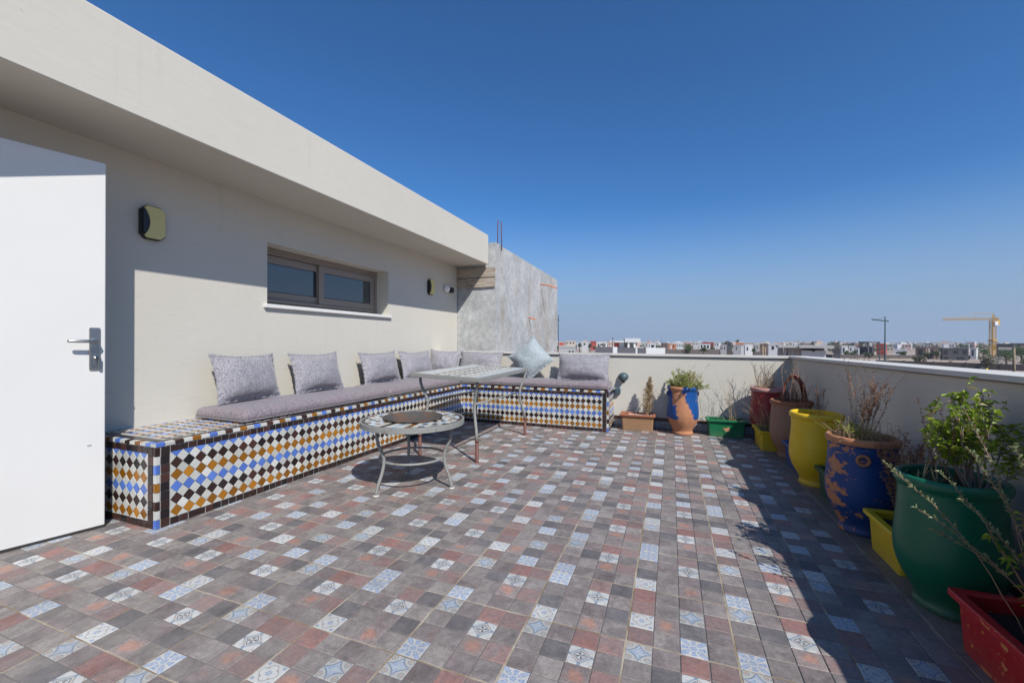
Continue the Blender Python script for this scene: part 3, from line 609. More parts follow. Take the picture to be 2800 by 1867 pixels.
# ================================================================== TILED BENCH
bench = thing('tiled_bench', 'L-shaped masonry bench faced with white, blue, amber and brown diamond mosaic', 'bench', (0, 0, 0))
H = 0.455
A0, A1 = Vector((-2.535, 1.40, 0)), Vector((-2.437, 4.728, 0)); B1 = Vector((-0.645, 4.714, 0)); B2 = Vector((-0.645, Y_BACK, 0)); A2 = Vector((X_WALL, 1.40, 0))
body = MB(); e = 0.004
poly = [(A0.x-e, A0.y+e), (A1.x-e, A1.y+e), (B1.x-e, B1.y+e), (B2.x-e, B2.y-0.001), (X_WALL+0.001, Y_BACK-0.001), (X_WALL+0.001, A0.y+e)]
body.prism(poly, 0.0, H-e); part('bench_body', body, 'mosaic_grout', bench)
CK = ['glaze_white', 'glaze_brown', 'glaze_black', 'glaze_amber', 'glaze_blue']
PV, PH = 0.0653, 0.0622
SHP = {}
def shape(kind, pu, pv):
    g = 0.0011; a, b_ = pu/2-g*1.2, pv/2-g*1.2
    return {'dia': [(-a, 0), (0, -b_), (a, 0), (0, b_)], 'dn': [(-a, -g), (0, -b_), (a, -g)], 'up': [(-a, g), (a, g), (0, b_)], 'rt': [(g, -b_), (a, 0), (g, b_)], 'lf': [(-g, b_), (-a, 0), (-g, -b_)],
            'sq': [(-a+.0010, -b_+.0006), (a-.0010, -b_+.0006), (a-.0010, b_-.0006), (-a+.0010, b_-.0006)], 'ur': [(g, g), (a, g), (g, b_)], 'ul': [(-a, g), (-g, g), (-g, b_)], 'dr': [(g, -b_), (a, -g), (g, -g)], 'dl': [(-a, -g), (-g, -b_), (-g, -g)]}[kind]
def piece_mesh(kind, pu, pv, color, th=0.004):
    key = (kind, round(pu, 4), round(pv, 4), color, th)
    if key not in SHP:
        mb = MB(); pl = shape(kind, pu, pv); n = len(pl); b_ = 0.0009
        cx = sum(q[0] for q in pl)/n; cy = sum(q[1] for q in pl)/n
        top = [(cx+(q[0]-cx)*0.975, cy+(q[1]-cy)*0.975, th) for q in pl]; mid = [(q[0], q[1], th-b_) for q in pl]; bot = [(q[0], q[1], -0.002) for q in pl]
        mb.add(bot+mid+top, [tuple(range(2*n, 3*n))]+[(i, (i+1) % n, n+(i+1) % n, n+i) for i in range(n)]+[(n+i, n+(i+1) % n, 2*n+(i+1) % n, 2*n+i) for i in range(n)])
        SHP[key] = (mb.mesh('tile', color), mb)
    return SHP[key]
PIECES = []        # (size, key mesh, builder, matrix, colour)
def put(O, U, V, Nn, cu, cv, kind, pu, pv, color, jit=0.013):
    me, mb = piece_mesh(kind, pu, pv, color)
    P = O+U*cu+V*cv
    M = Matrix(((U.x, V.x, Nn.x, P.x), (U.y, V.y, Nn.y, P.y), (U.z, V.z, Nn.z, P.z), (0, 0, 0, 1)))
    M = M @ Matrix.Translation((random.gauss(0, 0.0005), random.gauss(0, 0.0005), 0)) @ Matrix.Rotation(random.uniform(-jit, jit), 4, 'X') @ Matrix.Rotation(random.uniform(-jit, jit), 4, 'Y') @ Matrix.Rotation(random.gauss(0, 0.012), 4, 'Z')
    q = proj(P.x, P.y, P.z); size = 0
    if q and 285 < q[0] < 2800:
        d = -P.x*math.sin(TH)+P.y*math.cos(TH); vd = (P-Vector((0, 0, 1))).normalized(); size = abs(vd.dot(Nn))*pu*pv/d**2*(1.0 if kind in ('dia', 'sq') else 0.5)
    PIECES.append((size, me, mb, M, color))
def dark(): return 'glaze_brown' if random.random() < 0.68 else 'glaze_black'
ROWC = [None, 'D', 'glaze_amber', 'glaze_blue', 'D', 'glaze_amber']
def diamond_field(O, U, V, Nn, u0, u1, vtop, rows, pv, colors, top_tri=True):
    n = max(1, round((u1-u0)/PH)); pu = (u1-u0)/n
    for c in range(n):
        for r_ in range(rows+1):
            cu = u0+pu*(c+0.5); cv = vtop-pv*r_; k = colors[r_ % len(colors)] if r_ else 'glaze_blue'
            k = dark() if k == 'D' else k
            put(O, U, V, Nn, cu, cv, 'dn' if r_ == 0 else 'dia', pu, pv, k)
    for c in range(n+1):
        for r_ in range(rows+1):
            cu = u0+pu*c; cv = vtop-pv*(r_+0.5); last = r_ == rows
            kd = ('ur' if last else 'rt') if c == 0 else ('ul' if last else 'lf') if c == n else ('up' if last else 'dia')
            put(O, U, V, Nn, cu, cv, kd, pu, pv, 'glaze_white')
def run_squares(O, U, V, Nn, u0, u1, cv, hh, pat=None, vertical=False, other=0.0, pitch=0.0455):
    n = max(1, round((u1-u0)/pitch)); p_ = (u1-u0)/n
    for c in range(n):
        k = pat[c % len(pat)] if pat else dark()
        if vertical: put(O, U, V, Nn, other, u0+p_*(c+0.5), 'sq', hh, p_, k)
        else: put(O, U, V, Nn, u0+p_*(c+0.5), cv, 'sq', p_, hh, k)
EDGE = ['glaze_blue', 'glaze_white', 'glaze_brown', 'glaze_white', 'glaze_amber', 'glaze_white']
ZU = Vector((0, 0, 1))
def face(P, Q, left_corner, right_corner, z_edge=0.023):
    U = (Q-P).normalized(); L = (Q-P).length; Nn = Vector((U.y, -U.x, 0)); u0, u1 = 0.0, L
    O = P-Nn*0.0035
    ztop = H-z_edge
    if left_corner: run_squares(O, U, ZU, Nn, 0.0, ztop, 0, 0.020, EDGE, True, 0.0115); run_squares(O, U, ZU, Nn, 0.0, ztop, 0, 0.044, None, True, 0.045); u0 = 0.068
    if right_corner: run_squares(O, U, ZU, Nn, 0.0, ztop, 0, 0.020, EDGE, True, L-0.0115); run_squares(O, U, ZU, Nn, 0.0, ztop, 0, 0.044, None, True, L-0.045); u1 = L-0.068
    run_squares(O, U, ZU, Nn, u0, u1, 0.0195, 0.037)
    run_squares(O, U, ZU, Nn, u0, u1, ztop-0.019, 0.036)
    run_squares(O, U, ZU, Nn, 0, L, H-0.012, 0.021, EDGE)
    diamond_field(O, U, ZU, Nn, u0, u1, 0.0385+5.5*PV-0.0, 5, PV, ROWC)
face(A2, A0, False, True); face(A0, A1, True, False); face(A1, B1, False, True); face(B1, B2, True, False)
# bench top: edge pieces, a dark row, and the diamond lattice where the seat pads leave it bare
Uf = (A1-A0).normalized(); Nf = Vector((-Uf.y, Uf.x, 0)); OT = A0+Vector((0, 0, H-0.0035))
run_squares(OT, Uf, Nf, ZU, 0.0, 3.33, 0.012, 0.021, EDGE); run_squares(OT, Uf, Nf, ZU, 0.025, 3.33, 0.046, 0.044)
UX = Vector((1, 0, 0)); UY = Vector((0, 1, 0))
run_squares(A2+Vector((0, 0, H-0.0035)), UX, UY, ZU, 0.0, 0.605, 0.012, 0.021, EDGE); run_squares(A2+Vector((0, 0, H-0.0035)), UX, UY, ZU, 0.0, 0.56, 0.046, 0.044)
Ub = (B1-A1).normalized(); Nb = Vector((-Ub.y, Ub.x, 0))
run_squares(A1+Vector((0, 0, H-0.0035)), Ub, Nb, ZU, 0.0, 1.79, 0.012, 0.021, EDGE); run_squares(A1+Vector((0, 0, H-0.0035)), Ub, Nb, ZU, 0.0, 1.77, 0.046, 0.044)
run_squares(B1+Vector((0, 0, H-0.0035)), UY, -UX, ZU, 0.024, 0.455, 0.012, 0.021, EDGE); run_squares(B1+Vector((0, 0, H-0.0035)), UY, -UX, ZU, 0.07, 0.455, 0.046, 0.044)
# lattice columns run along the bench; colours alternate in stripes away from the edge
TOPC = [None, 'glaze_amber', 'D', 'glaze_blue', 'glaze_amber', 'D', 'glaze_blue', 'glaze_amber', 'D']
O_ = A0+Vector((0, 0, H-0.0035))+Nf*0.07
diamond_field(O_+Nf*(8.5*PH-0.0), Uf, Nf, ZU, 0.07, 0.88, 0.0, 8, PH, TOPC)
PIECES.sort(key=lambda q: -q[0])
rest = MB()
for n, (s_, me, mb, M, c) in enumerate(PIECES):
    if n < 300: link('tile', me, bench, M=M)
    else: rest.add([M @ Vector(q) for q in mb.v], mb.f, CK.index(c))
o = part('tile_field', rest, CK, bench); o['kind'] = 'stuff'

# ================================================================== SEAT PADS AND PILLOWS
def pad_mesh(lx, ly, lz, r, seed, nx=40, ny=12, nz=5, skew=0.0):
    bm = bmesh.new(); bmesh.ops.create_cube(bm, size=2)
    # dense grid box, rounded and puffed
    mb = MB(); vid = {}
    def P(i, j, k):
        x, y, z = i/nx*2-1, j/ny*2-1, k/nz*2-1
        q = Vector((x*lx/2, y*ly/2, z*lz/2)); inner = Vector((max(-lx/2+r, min(lx/2-r, q.x)), max(-ly/2+r, min(ly/2-r, q.y)), max(-lz/2+r, min(lz/2-r, q.z))))
        d = q-inner
        if d.length > 1e-6: q = inner+d.normalized()*r
        n_ = mnoise.noise(Vector((q.x*2.2+seed, q.y*3, seed)))
        if z > 0: q.z += 0.010*n_+0.012*(1-abs(y)**3)*(1-abs(x)**8)-0.006
        q.y += 0.007*mnoise.noise(Vector((q.x*3.1, seed*3, q.z*4))); q.x += skew*q.y
        return q+Vector((0, 0, lz/2))
    def V(i, j, k):
        if (i, j, k) not in vid: vid[(i, j, k)] = len(mb.v); mb.v.append(tuple(P(i, j, k)))
        return vid[(i, j, k)]
    fs = []
    for i in range(nx):
        for j in range(ny): fs += [(V(i, j, nz), V(i+1, j, nz), V(i+1, j+1, nz), V(i, j+1, nz)), (V(i, j, 0), V(i, j+1, 0), V(i+1, j+1, 0), V(i+1, j, 0))]
        for k in range(nz): fs += [(V(i, 0, k), V(i+1, 0, k), V(i+1, 0, k+1), V(i, 0, k+1)), (V(i, ny, k), V(i, ny, k+1), V(i+1, ny, k+1), V(i+1, ny, k))]
    for j in range(ny):
        for k in range(nz): fs += [(V(0, j, k), V(0, j, k+1), V(0, j+1, k+1), V(0, j+1, k)), (V(nx, j, k), V(nx, j+1, k), V(nx, j+1, k+1), V(nx, j, k+1))]
    mb.f = [list(q) for q in fs]; mb.mi = [0]*len(fs); mb.sm = [True]*len(fs); mb.uv = [None]*len(fs); bm.free(); return mb
def seat_pad(label, cx_, cy_, rz, lx, ly, seed, lz=0.083, skew=0.0):
    t = thing('seat_cushion', label, 'seat cushion', (cx_, cy_, H+0.002), rz, 'seat cushions along the tiled bench')
    part('pad', pad_mesh(lx, ly, lz, 0.036, seed, skew=skew), 'seat_fabric', t)
    p_ = MB(); zz = 0.014; r = 0.030; pts = []
    for (sx, sy, a0) in ((1, 1, 0), (-1, 1, 90), (-1, -1, 180), (1, -1, 270)):
        for a in (0, 30, 60, 90): pts.append(((lx/2-r)*sx+math.cos(R(a0+a))*r*0.995, (ly/2-r)*sy+math.sin(R(a0+a))*r*0.995, zz))
    pts = [(x+skew*y, y, z) for x, y, z in pts]
    p_.tube(pts, 0.0045, 6, closed=True); part('piping', p_, 'seat_fabric', t)
    return t
ang = math.atan2(Uf.y, Uf.x)
seat_pad('long mauve grey seat cushion at the near end of the left bench arm', -2.835, 2.675, ang, 1.47, 0.52, 1.3)
seat_pad('long mauve grey seat cushion on the left bench arm, nearer the corner', -2.800, 4.155, ang, 1.46, 0.52, 4.1)
seat_pad('long mauve grey seat cushion on the back bench arm along the parapet', -1.600, 4.965, math.atan2(Ub.y, Ub.x), 1.88, 0.39, 7.7)
def pillow_mesh(w_, h_, t_, seed, n=34, flange=0.075, pinch=0.075, sag=0.02):
    mb = MB(); vs = []; 
    def pt(u, v, side):
        a = min(1.0, abs(u)/(1-flange)); b = min(1.0, abs(v)/(1-flange*w_/h_))
        th_ = (max(0, 1-a**2.6)*max(0, 1-b**2.6))**0.62*t_/2
        x = u*w_/2*(1-pinch*(1-v*v)*abs(u)**2); z = v*h_/2*(1-pinch*1.15*(1-u*u)*abs(v)**2)
        nn = mnoise.noise(Vector((u*1.7+seed, v*1.7, side*0.7)))*0.010+mnoise.noise(Vector((u*5+seed, v*4, side+seed)))*0.005
        cr = max(0, (a*b)-0.35)*mnoise.noise(Vector((u*11+seed, v*9+seed, side)))*0.016
        fl_ = (1.0 if (a >= 1 or b >= 1) else 0.0); wv = fl_*0.0042*math.sin((u*9 if b >= 1 else v*8)*3.1+seed*5)*1.0+fl_*mnoise.noise(Vector((u*8, v*8, seed)))*0.006
        y = side*(th_+0.0014)+(nn+cr)*(side if th_ > 0.004 else 0)+wv
        z -= sag*(1-u*u)*max(0, v)*(0.6+0.6*mnoise.noise(Vector((u*1.2+seed*2, 0, seed))))
        if fl_: x += 0.004*mnoise.noise(Vector((u*14, v*14, seed+3))); z += 0.004*mnoise.noise(Vector((u*14+5, v*14, seed)))
        return (x, y, z)
    for side in (-1, 1):
        o = len(mb.v); vs = []
        for j in range(n+1):
            for i in range(n+1): vs.append(pt(i/n*2-1, j/n*2-1, side))
        fs = []
        for j in range(n):
            for i in range(n):
                q = (j*(n+1)+i, j*(n+1)+i+1, (j+1)*(n+1)+i+1, (j+1)*(n+1)+i); fs.append(q if side < 0 else q[::-1])
        mb.add(vs, fs, 0, smooth=True)
    # closing rim
    per = [(i, 0) for i in range(n)]+[(n, j) for j in range(n)]+[(n-i, n) for i in range(n)]+[(0, n-j) for j in range(n)]; K = (n+1)**2
    idx = [j*(n+1)+i for i, j in per]; 
    for a in range(len(idx)):
        b = (a+1) % len(idx); mb.f.append([idx[b], idx[a], K+idx[a], K+idx[b]]); mb.mi.append(0); mb.uv.append(None); mb.sm.append(True)
    return mb
def fringe_mesh(w_, h_, seed, pinch=0.075, sag=0.02):
    # frayed threads round the edge
    rr = random.Random(seed*100); mb = MB()
    for s_ in range(4):
        n = int(120*(w_ if s_ % 2 == 0 else h_)/0.5)
        for k in range(n):
            t = rr.uniform(-1, 1); u, v = ((t, -1), (1, t), (t, 1), (-1, t))[s_]
            x = u*w_/2*(1-pinch*(1-v*v)*abs(u)**2); z = v*h_/2*(1-pinch*1.15*(1-u*u)*abs(v)**2); z -= sag*(1-u*u)*max(0, v)*0.7
            dx, dz = ((0, -1), (1, 0), (0, 1), (-1, 0))[s_]; L = rr.uniform(0.002, 0.009); ox = rr.uniform(-.006, .006); oy = rr.uniform(-.008, .008); y = rr.uniform(-.004, .004); tw = 0.0011
            px, pz = (tw, 0) if dx == 0 else (0, tw)
            bx, bz = x-dx*0.006, z-dz*0.006
            mb.add([(bx-px, y, bz-pz), (bx+px, y, bz+pz), (x+dx*L+ox*abs(dz)+px*.4, y+oy, z+dz*L+ox*abs(dx)+pz*.4), (x+dx*L+ox*abs(dz)-px*.4, y+oy, z+dz*L+ox*abs(dx)-pz*.4)], [(0, 1, 2, 3)])
    return mb
def pillow(label, P, w_, h_, t_, face_az, lean, roll, seed, mat='silver_fabric', pinch=0.075, sag=0.02):
    # local -Y is the front; P is the middle of the bottom edge
    t = thing('throw_pillow', label, 'pillow', P, 0, 'pillows leaning along the tiled bench')
    c = Vector((0, 0, (h_/2 if abs(roll) < 0.3 else (w_*abs(math.sin(roll))+h_*abs(math.cos(roll)))/2)-0.004))
    M = Matrix.Rotation(face_az, 4, 'Z') @ Matrix.Rotation(-lean, 4, 'X') @ Matrix.Translation(c) @ Matrix.Rotation(roll, 4, 'Y')
    part('cover', pillow_mesh(w_, h_, t_, seed, pinch=pinch, sag=sag).xf(M), mat, t)
    part('fringe', fringe_mesh(w_, h_, seed, pinch, sag).xf(M), mat, t)
    return t
ZS = H+0.083+0.004
EAST = R(90)     # local -Y turned to face +X
pillow('silver grey fringed pillow nearest the open white door', (-2.985, 2.29, ZS), 0.545, 0.375, 0.17, EAST+R(4), R(15), R(1.0), 1.1)
pillow('silver grey fringed pillow below the window, second from the open door', (-2.985, 2.965, ZS), 0.545, 0.37, 0.17, EAST+R(-2), R(15), R(-1.0), 2.3)
pillow('silver grey fringed pillow on the left bench, third from the open door', (-2.985, 3.86, ZS-0.002), 0.63, 0.36, 0.18, EAST+R(0), R(15), R(-0.5), 3.7)
pillow('silver grey fringed pillow on the left bench overlapping the corner pillow', (-2.975, 4.55, ZS-0.002), 0.60, 0.355, 0.18, EAST+R(-6), R(15), R(0), 4.9)
pillow('silver grey fringed pillow tucked into the bench corner behind another pillow', (-2.865, 4.955, ZS+0.015), 0.44, 0.345, 0.15, R(14), R(16), R(3), 5.2)
pillow('wide silver grey fringed pillow on the back bench beside the corner', (-2.365, 4.985, ZS), 0.625, 0.345, 0.17, R(-3), R(19), R(0.5), 6.4, pinch=0.05)
pillow('pale blue grey fringed square pillow standing on its corner on the back bench', (-1.645, 4.945, ZS-0.045), 0.425, 0.425, 0.17, R(4), R(12), R(48), 7.6, 'bluegray_fabric', 0.06, 0.0)
pillow('wide silver grey fringed pillow at the right end of the back bench', (-0.985, 4.965, ZS), 0.62, 0.335, 0.18, R(2), R(18), R(0.5), 8.8, pinch=0.05)

# ================================================================== TABLES
def rot_to(t): return t
tb = thing('mosaic_table', 'tall rectangular mosaic table on curved grey iron legs with rusty feet', 'table', (-1.775, 3.705, 0))
TX0, TX1, TY0, TY1 = -0.345, 0.330, -0.615, 0.600
def tz(x, y): return 0.700+(TX1-x)/(TX1-TX0)*0.026+(y-TY0)/(TY1-TY0)*0.013       # the top is not quite level
def shear(mb): mb.v = [(x, y, z+tz(x, y)) for x, y, z in mb.v]; return mb
f = MB(); rw = 0.030
f.bbox(TX0, TX1, TY0, TY0+rw, -0.034, 0, 0.002); f.bbox(TX0, TX1, TY1-rw, TY1, -0.034, 0, 0.002); f.bbox(TX0, TX0+rw, TY0+rw, TY1-rw, -0.034, 0, 0.002); f.bbox(TX1-rw, TX1, TY0+rw, TY1-rw, -0.034, 0, 0.002)
part('table_frame', shear(f), 'gray_iron', tb)
f = MB(); f.box(TX0+rw, TX1-rw, TY0+rw, TY1-rw, -0.028, -0.004); part('tabletop', shear(f), 'dark_grout', tb)
nx, ny = 12, 24; pw, ph = (TX1-TX0-2*rw)/nx, (TY1-TY0-2*rw)/ny
for i in range(nx):
    for j in range(ny):
        kk_ = 'glaze_white'
        if i % 2 and j % 2: kk_ = ['glaze_brown', 'glaze_black', 'glaze_gray', 'glaze_paleblue', 'glaze_brown'][(i*3+j*5) % 5]
        me, _ = piece_mesh('sq', pw-0.002, ph-0.002, kk_, 0.004)
        x, y = TX0+rw+pw*(i+.5), TY0+rw+ph*(j+.5)
        link('tile', me, tb, M=Matrix.Translation((x, y, tz(x, y)-0.0045)) @ Matrix.Rotation(random.uniform(-.006, .006), 4, 'X'))
LEG = [(0.0, 0.0), (0.17, 0.002), (0.24, 0.012), (0.31, 0.035), (0.38, 0.058), (0.44, 0.066), (0.50, 0.058), (0.555, 0.036), (0.60, 0.014), (0.645, 0.002), (0.69, 0.0)]
for (x, y, dx, dy) in ((0.277, -0.565, -1, 1), (0.330-0.015, 0.544, -1, -1), (-0.29, -0.537, 1, 1), (-0.275, 0.555, 1, -1)):
    pts = [(x+dx*o_*0.72, y+dy*o_*0.72, z if z < 0.68 else tz(x, y)-0.030) for z, o_ in LEG]
    lg = MB(); lg.tube(pts[1:], 0.0125, 10); leg = part('leg', lg, 'gray_iron', tb)
    sv = MB(); sv.tube([(x, y, 0.0), (x, y, 0.004), (x, y, 0.172)], [0.017, 0.0145, 0.0145], 10); sv.tube([(x, y, 0.168), (x, y, 0.184)], 0.0185, 10); part('sleeve', sv, 'rust_sleeve', leg)
for s_ in (1, -1):
    xx = 0.228 if s_ > 0 else -0.24
    st = MB(); st.tube([(xx, -0.51, 0.47), (xx+0.01*s_, 0.0, 0.462), (xx, 0.50, 0.45)], 0.009, 8); part('stretcher', st, 'gray_iron', tb)

rt = thing('fire_table', 'low round mosaic table with grey iron rim and three bowed legs', 'table', (-1.675, 2.485, 0), R(0))
RO, RT = 0.352, 0.464
rim = MB(); rim.lathe([(RO-0.004, RT-0.036), (RO, RT-0.034), (RO, RT-0.002), (RO-0.002, RT), (RO-0.012, RT), (RO-0.014, RT-0.002), (RO-0.014, RT-0.036)], 96, close=True); autosmooth(part('table_rim', rim, 'gray_iron', rt))
tp = MB(); tp.lathe([(0.185, RT-0.030), (RO-0.013, RT-0.030), (RO-0.013, RT-0.0055), (0.185, RT-0.0055)], 96, close=True); part('tabletop', tp, 'dark_grout', rt)
def sector(r0, r1, a0, a1, th_=0.004, z=0.0, col_='x'):
    mb = MB(); n = 2; pl = [(r0*math.cos(a), r0*math.sin(a)) for a in np.linspace(a1, a0, n)]+[(r1*math.cos(a), r1*math.sin(a)) for a in np.linspace(a0, a1, n)]
    m_ = len(pl); b_ = 0.0008; cx = sum(q[0] for q in pl)/m_; cy = sum(q[1] for q in pl)/m_
    mb.add([(q[0], q[1], -0.002) for q in pl]+[(q[0], q[1], th_-b_) for q in pl]+[(cx+(q[0]-cx)*.95, cy+(q[1]-cy)*.95, th_) for q in pl],
           [tuple(range(2*m_, 3*m_))]+[(i, (i+1) % m_, m_+(i+1) % m_, m_+i) for i in range(m_)]+[(m_+i, m_+(i+1) % m_, 2*m_+(i+1) % m_, 2*m_+i) for i in range(m_)])
    return mb
RINGS = [(0.190, 0.220, 34), (0.222, 0.253, 38), (0.255, 0.287, 42), (0.289, 0.319, 46), (0.321, 0.3355, 56)]
for ri, (r0, r1, n) in enumerate(RINGS):
    cache = {}
    for k in range(n):
        if ri == 4: c = dark()
        else:
            c = 'glaze_white' if (k+ri) % 2 == 0 else ['glaze_brown', 'glaze_paleblue', 'glaze_black', 'glaze_paleblue', 'glaze_amber', 'glaze_brown', 'glaze_gray'][(k//2+ri*2) % 7]
        if c not in cache: cache[c] = sector(r0, r1, -math.pi/n+0.0012/r1, math.pi/n-0.0012/r1).mesh('tile', c)
        link('tile', cache[c], rt, M=Matrix.Translation((0, 0, RT-0.005)) @ Matrix.Rotation(2*math.pi*k/n, 4, 'Z') @ Matrix.Rotation(random.uniform(-.004, .004), 4, 'X'))
RL = [(0.0, 0.283), (0.02, 0.281), (0.07, 0.268), (0.13, 0.243), (0.19, 0.228), (0.235, 0.228), (0.285, 0.247), (0.325, 0.268), (0.37, 0.279), (0.43, 0.280)]
for a in (R(-111), R(9), R(132)):
    lg = MB(); lg.tube([(r_*math.cos(a), r_*math.sin(a), z) for z, r_ in RL], 0.0108, 10); leg = part('leg', lg, 'gray_iron', rt)
    ft = MB(); ft.tube([(0.283*math.cos(a), 0.283*math.sin(a), 0.0), (0.283*math.cos(a), 0.283*math.sin(a), 0.006)], 0.020, 12); part('foot', ft, 'coping_stone', leg)
rg = MB(); rg.tube([(0.222*math.cos(a), 0.222*math.sin(a), 0.205) for a in np.linspace(0, 2*math.pi, 64, endpoint=False)], 0.0082, 8, closed=True); part('ring_stretcher', rg, 'gray_iron', rt)
fb = thing('fire_bowl', 'shallow rusty iron fire bowl set into the round table', 'fire bowl', (-1.675, 2.485, RT))
b = MB(); b.lathe([(0.0, -0.048), (0.06, -0.046), (0.12, -0.034), (0.17, -0.010), (0.197, 0.012), (0.203, 0.0165), (0.2045, 0.0145), (0.199, 0.004), (0.172, -0.016), (0.12, -0.041), (0.06, -0.053), (0.0, -0.055)], 72)
part('bowl', b, 'rusty_iron', fb)

# ---- fixtures on the back parapet
scn = thing('outdoor_wall_light', 'teal dome-hooded wall light on the back parapet', 'wall light', (-0.534, Y_BACK, 0.582)); scn.scale = (0.92, 0.92, 0.92)
b = MB(); n = 12; vs = []; fs = []
for i in range(n+1):         # quarter-sphere hood
    for j in range(n+1):
        a = math.pi*i/n; e_ = math.pi/2*j/n
        vs.append((0.065*math.cos(a), -0.072*math.sin(a)*math.cos(e_)-0.003, 0.056*math.sin(a)*math.sin(e_)+0.0))
for i in range(n):
    for j in range(n): fs.append((i*(n+1)+j, (i+1)*(n+1)+j, (i+1)*(n+1)+j+1, i*(n+1)+j+1))
b.add(vs, fs, smooth=True); b.prism([(0.065*math.cos(a), -0.072*math.sin(a)-0.003) for a in np.linspace(0, math.pi, 14)], -0.012, 0.001)
part('hood', b, 'teal_metal', scn)
b = MB(); b.lathe([(0.046, -0.013), (0.024, -0.045), (0.004, -0.076), (0.0, -0.078)], 20, (0, -0.048, 0)); part('lamp_cone', b, 'teal_dark', scn)
b = MB(); b.bbox(-0.022, 0.022, -0.012, -0.001, -0.07, 0.0, 0.003); part('back_plate', b, 'teal_metal', scn)
ob = thing('outlet_box', 'small square teal weatherproof socket box beside the back bench end', 'socket', (-0.598, Y_BACK, 0.410))
b = MB(); b.bbox(-0.033, 0.033, -0.046, -0.001, -0.033, 0.033, 0.006); part('box_body', b, 'teal_metal', ob)
b = MB(); b.bbox(-0.028, 0.028, -0.052, -0.0465, -0.028, 0.028, 0.002); part('lid', b, 'teal_metal', ob)

# ================================================================== POTS AND PLANTERS
PROF = [(0.0, 0.0), (0.100, 0.0), (0.1045, 0.006), (0.1045, 0.022), (0.099, 0.030), (0.1005, 0.045), (0.115, 0.075), (0.136, 0.112), (0.152, 0.150), (0.1615, 0.190), (0.1640, 0.225), (0.1625, 0.265), (0.1585, 0.310), (0.1535, 0.360), (0.1505, 0.405), (0.1495, 0.440), (0.1510, 0.460), (0.1580, 0.468), (0.1625, 0.478), (0.1630, 0.490), (0.1590, 0.501), (0.1500, 0.506), (0.1410, 0.501), (0.1370, 0.490), (0.1360, 0.44), (0.136, 0.41)]
def pot(name, label, X, Y, mat, seed, s=1.0, zs=1.0, soil=0.445, rings=(), warpa=0.006, lumpy=0.0):
    t = thing(name, label, 'pot', (X, Y, 0), 0, 'tall clay pots along the parapets')
    rr = random.Random(seed); ph = rr.uniform(0, 6)
    def wp(a, z):
        q = Vector((math.cos(a)*1.5+seed, math.sin(a)*1.5, z*5)); d = warpa*mnoise.noise(q)
        if lumpy: d += lumpy*mnoise.noise(q*3.1)+lumpy*0.6*abs(mnoise.noise(Vector((math.cos(a)*2.4, math.sin(a)*2.4, z*17+seed))))*(1 if z < 0.44 else 0)
        return d
    prof = []
    for k in range(len(PROF)-1):
        (r0, z0), (r1, z1) = PROF[k], PROF[k+1]; n = 3 if lumpy else 2
        for i in range(n): prof.append((r0+(r1-r0)*i/n, z0+(z1-z0)*i/n))
    prof.append(PROF[-1])
    b = MB(); b.lathe([(r*s, z*zs) for r, z in prof], 64, warp=wp); part('pot_body', b, mat, t)
    so = MB(); n = 24; vs = [(0, 0, soil)]; 
    for ri in (0.045, 0.09, 0.139*s):
        for k in range(n):
            a = 2*math.pi*k/n; vs.append((ri*math.cos(a), ri*math.sin(a), soil+0.012*mnoise.noise(Vector((ri*30*math.cos(a), ri*30*math.sin(a), seed)))))
    fs = [(0, 1+k, 1+(k+1) % n) for k in range(n)]
    for q in range(2): fs += [(1+q*n+k, 1+(q+1)*n+k, 1+(q+1)*n+(k+1) % n, 1+q*n+(k+1) % n) for k in range(n)]
    so.add(vs, fs, smooth=True); part('soil', so, 'soil', t)
    for (a, z, mt_) in rings:       # small clay ring handles
        r = 0.1535*s; c = Vector((r*math.cos(a), r*math.sin(a), z)); er = Vector((math.cos(a), math.sin(a), 0)); et = Vector((-math.sin(a), math.cos(a), 0))
        g = MB(); g.tube([c+er*0.008+(et*math.cos(q)+Vector((0, 0, 1))*math.sin(q))*0.0235 for q in np.linspace(0, 2*math.pi, 24, endpoint=False)], 0.0078, 8, closed=True); part('handle', g, mt_, t)
    return t
simple('clay_bare', CLAY, 0.85, scale=20)
P_BT = pot('flaking_pot', 'terracotta pot with flaking bright blue paint against the back parapet', 0.119, 4.965, 'blue_flaked', 1.7, 0.995, 1.03, 0.46, rings=((R(200), 0.44, 'blue_flaked'), (R(20), 0.44, 'blue_flaked')), lumpy=0.016)
P_RD = pot('red_pot', 'dull red painted pot in the corner of the two parapets', 0.925, 4.955, 'red_pot', 2.6, 0.97, 1.07, 0.47)
P_TN = pot('tan_pot', 'bare tan clay pot holding a red hose loop', 0.985, 4.304, 'tan_pot', 3.1, 1.0, 0.985)
P_YL = pot('yellow_pot', 'bright yellow painted pot between blue and green planter boxes', 0.962, 3.541, 'yellow_pot', 4.8, 0.995, 1.005, rings=())
P_BL = pot('blue_pot', 'deep blue pot with bare clay rim and ring handle', 0.955, 2.760, 'blue_worn', 5.3, 0.985, 1.003, rings=((R(-107), 0.405, 'clay_bare'), (R(73), 0.405, 'clay_bare')))
P_GR = pot('green_pot', 'large dark green pot nearest the viewer with leafy shrub', 0.985, 2.068, 'green_pot', 6.9, 0.985, 0.992)
P_END = pot('clay_pot', 'tall clay pot at the near end of the row, past the red planter box', 0.985, 1.375, 'tan_pot', 8.4, 1.0, 1.0)
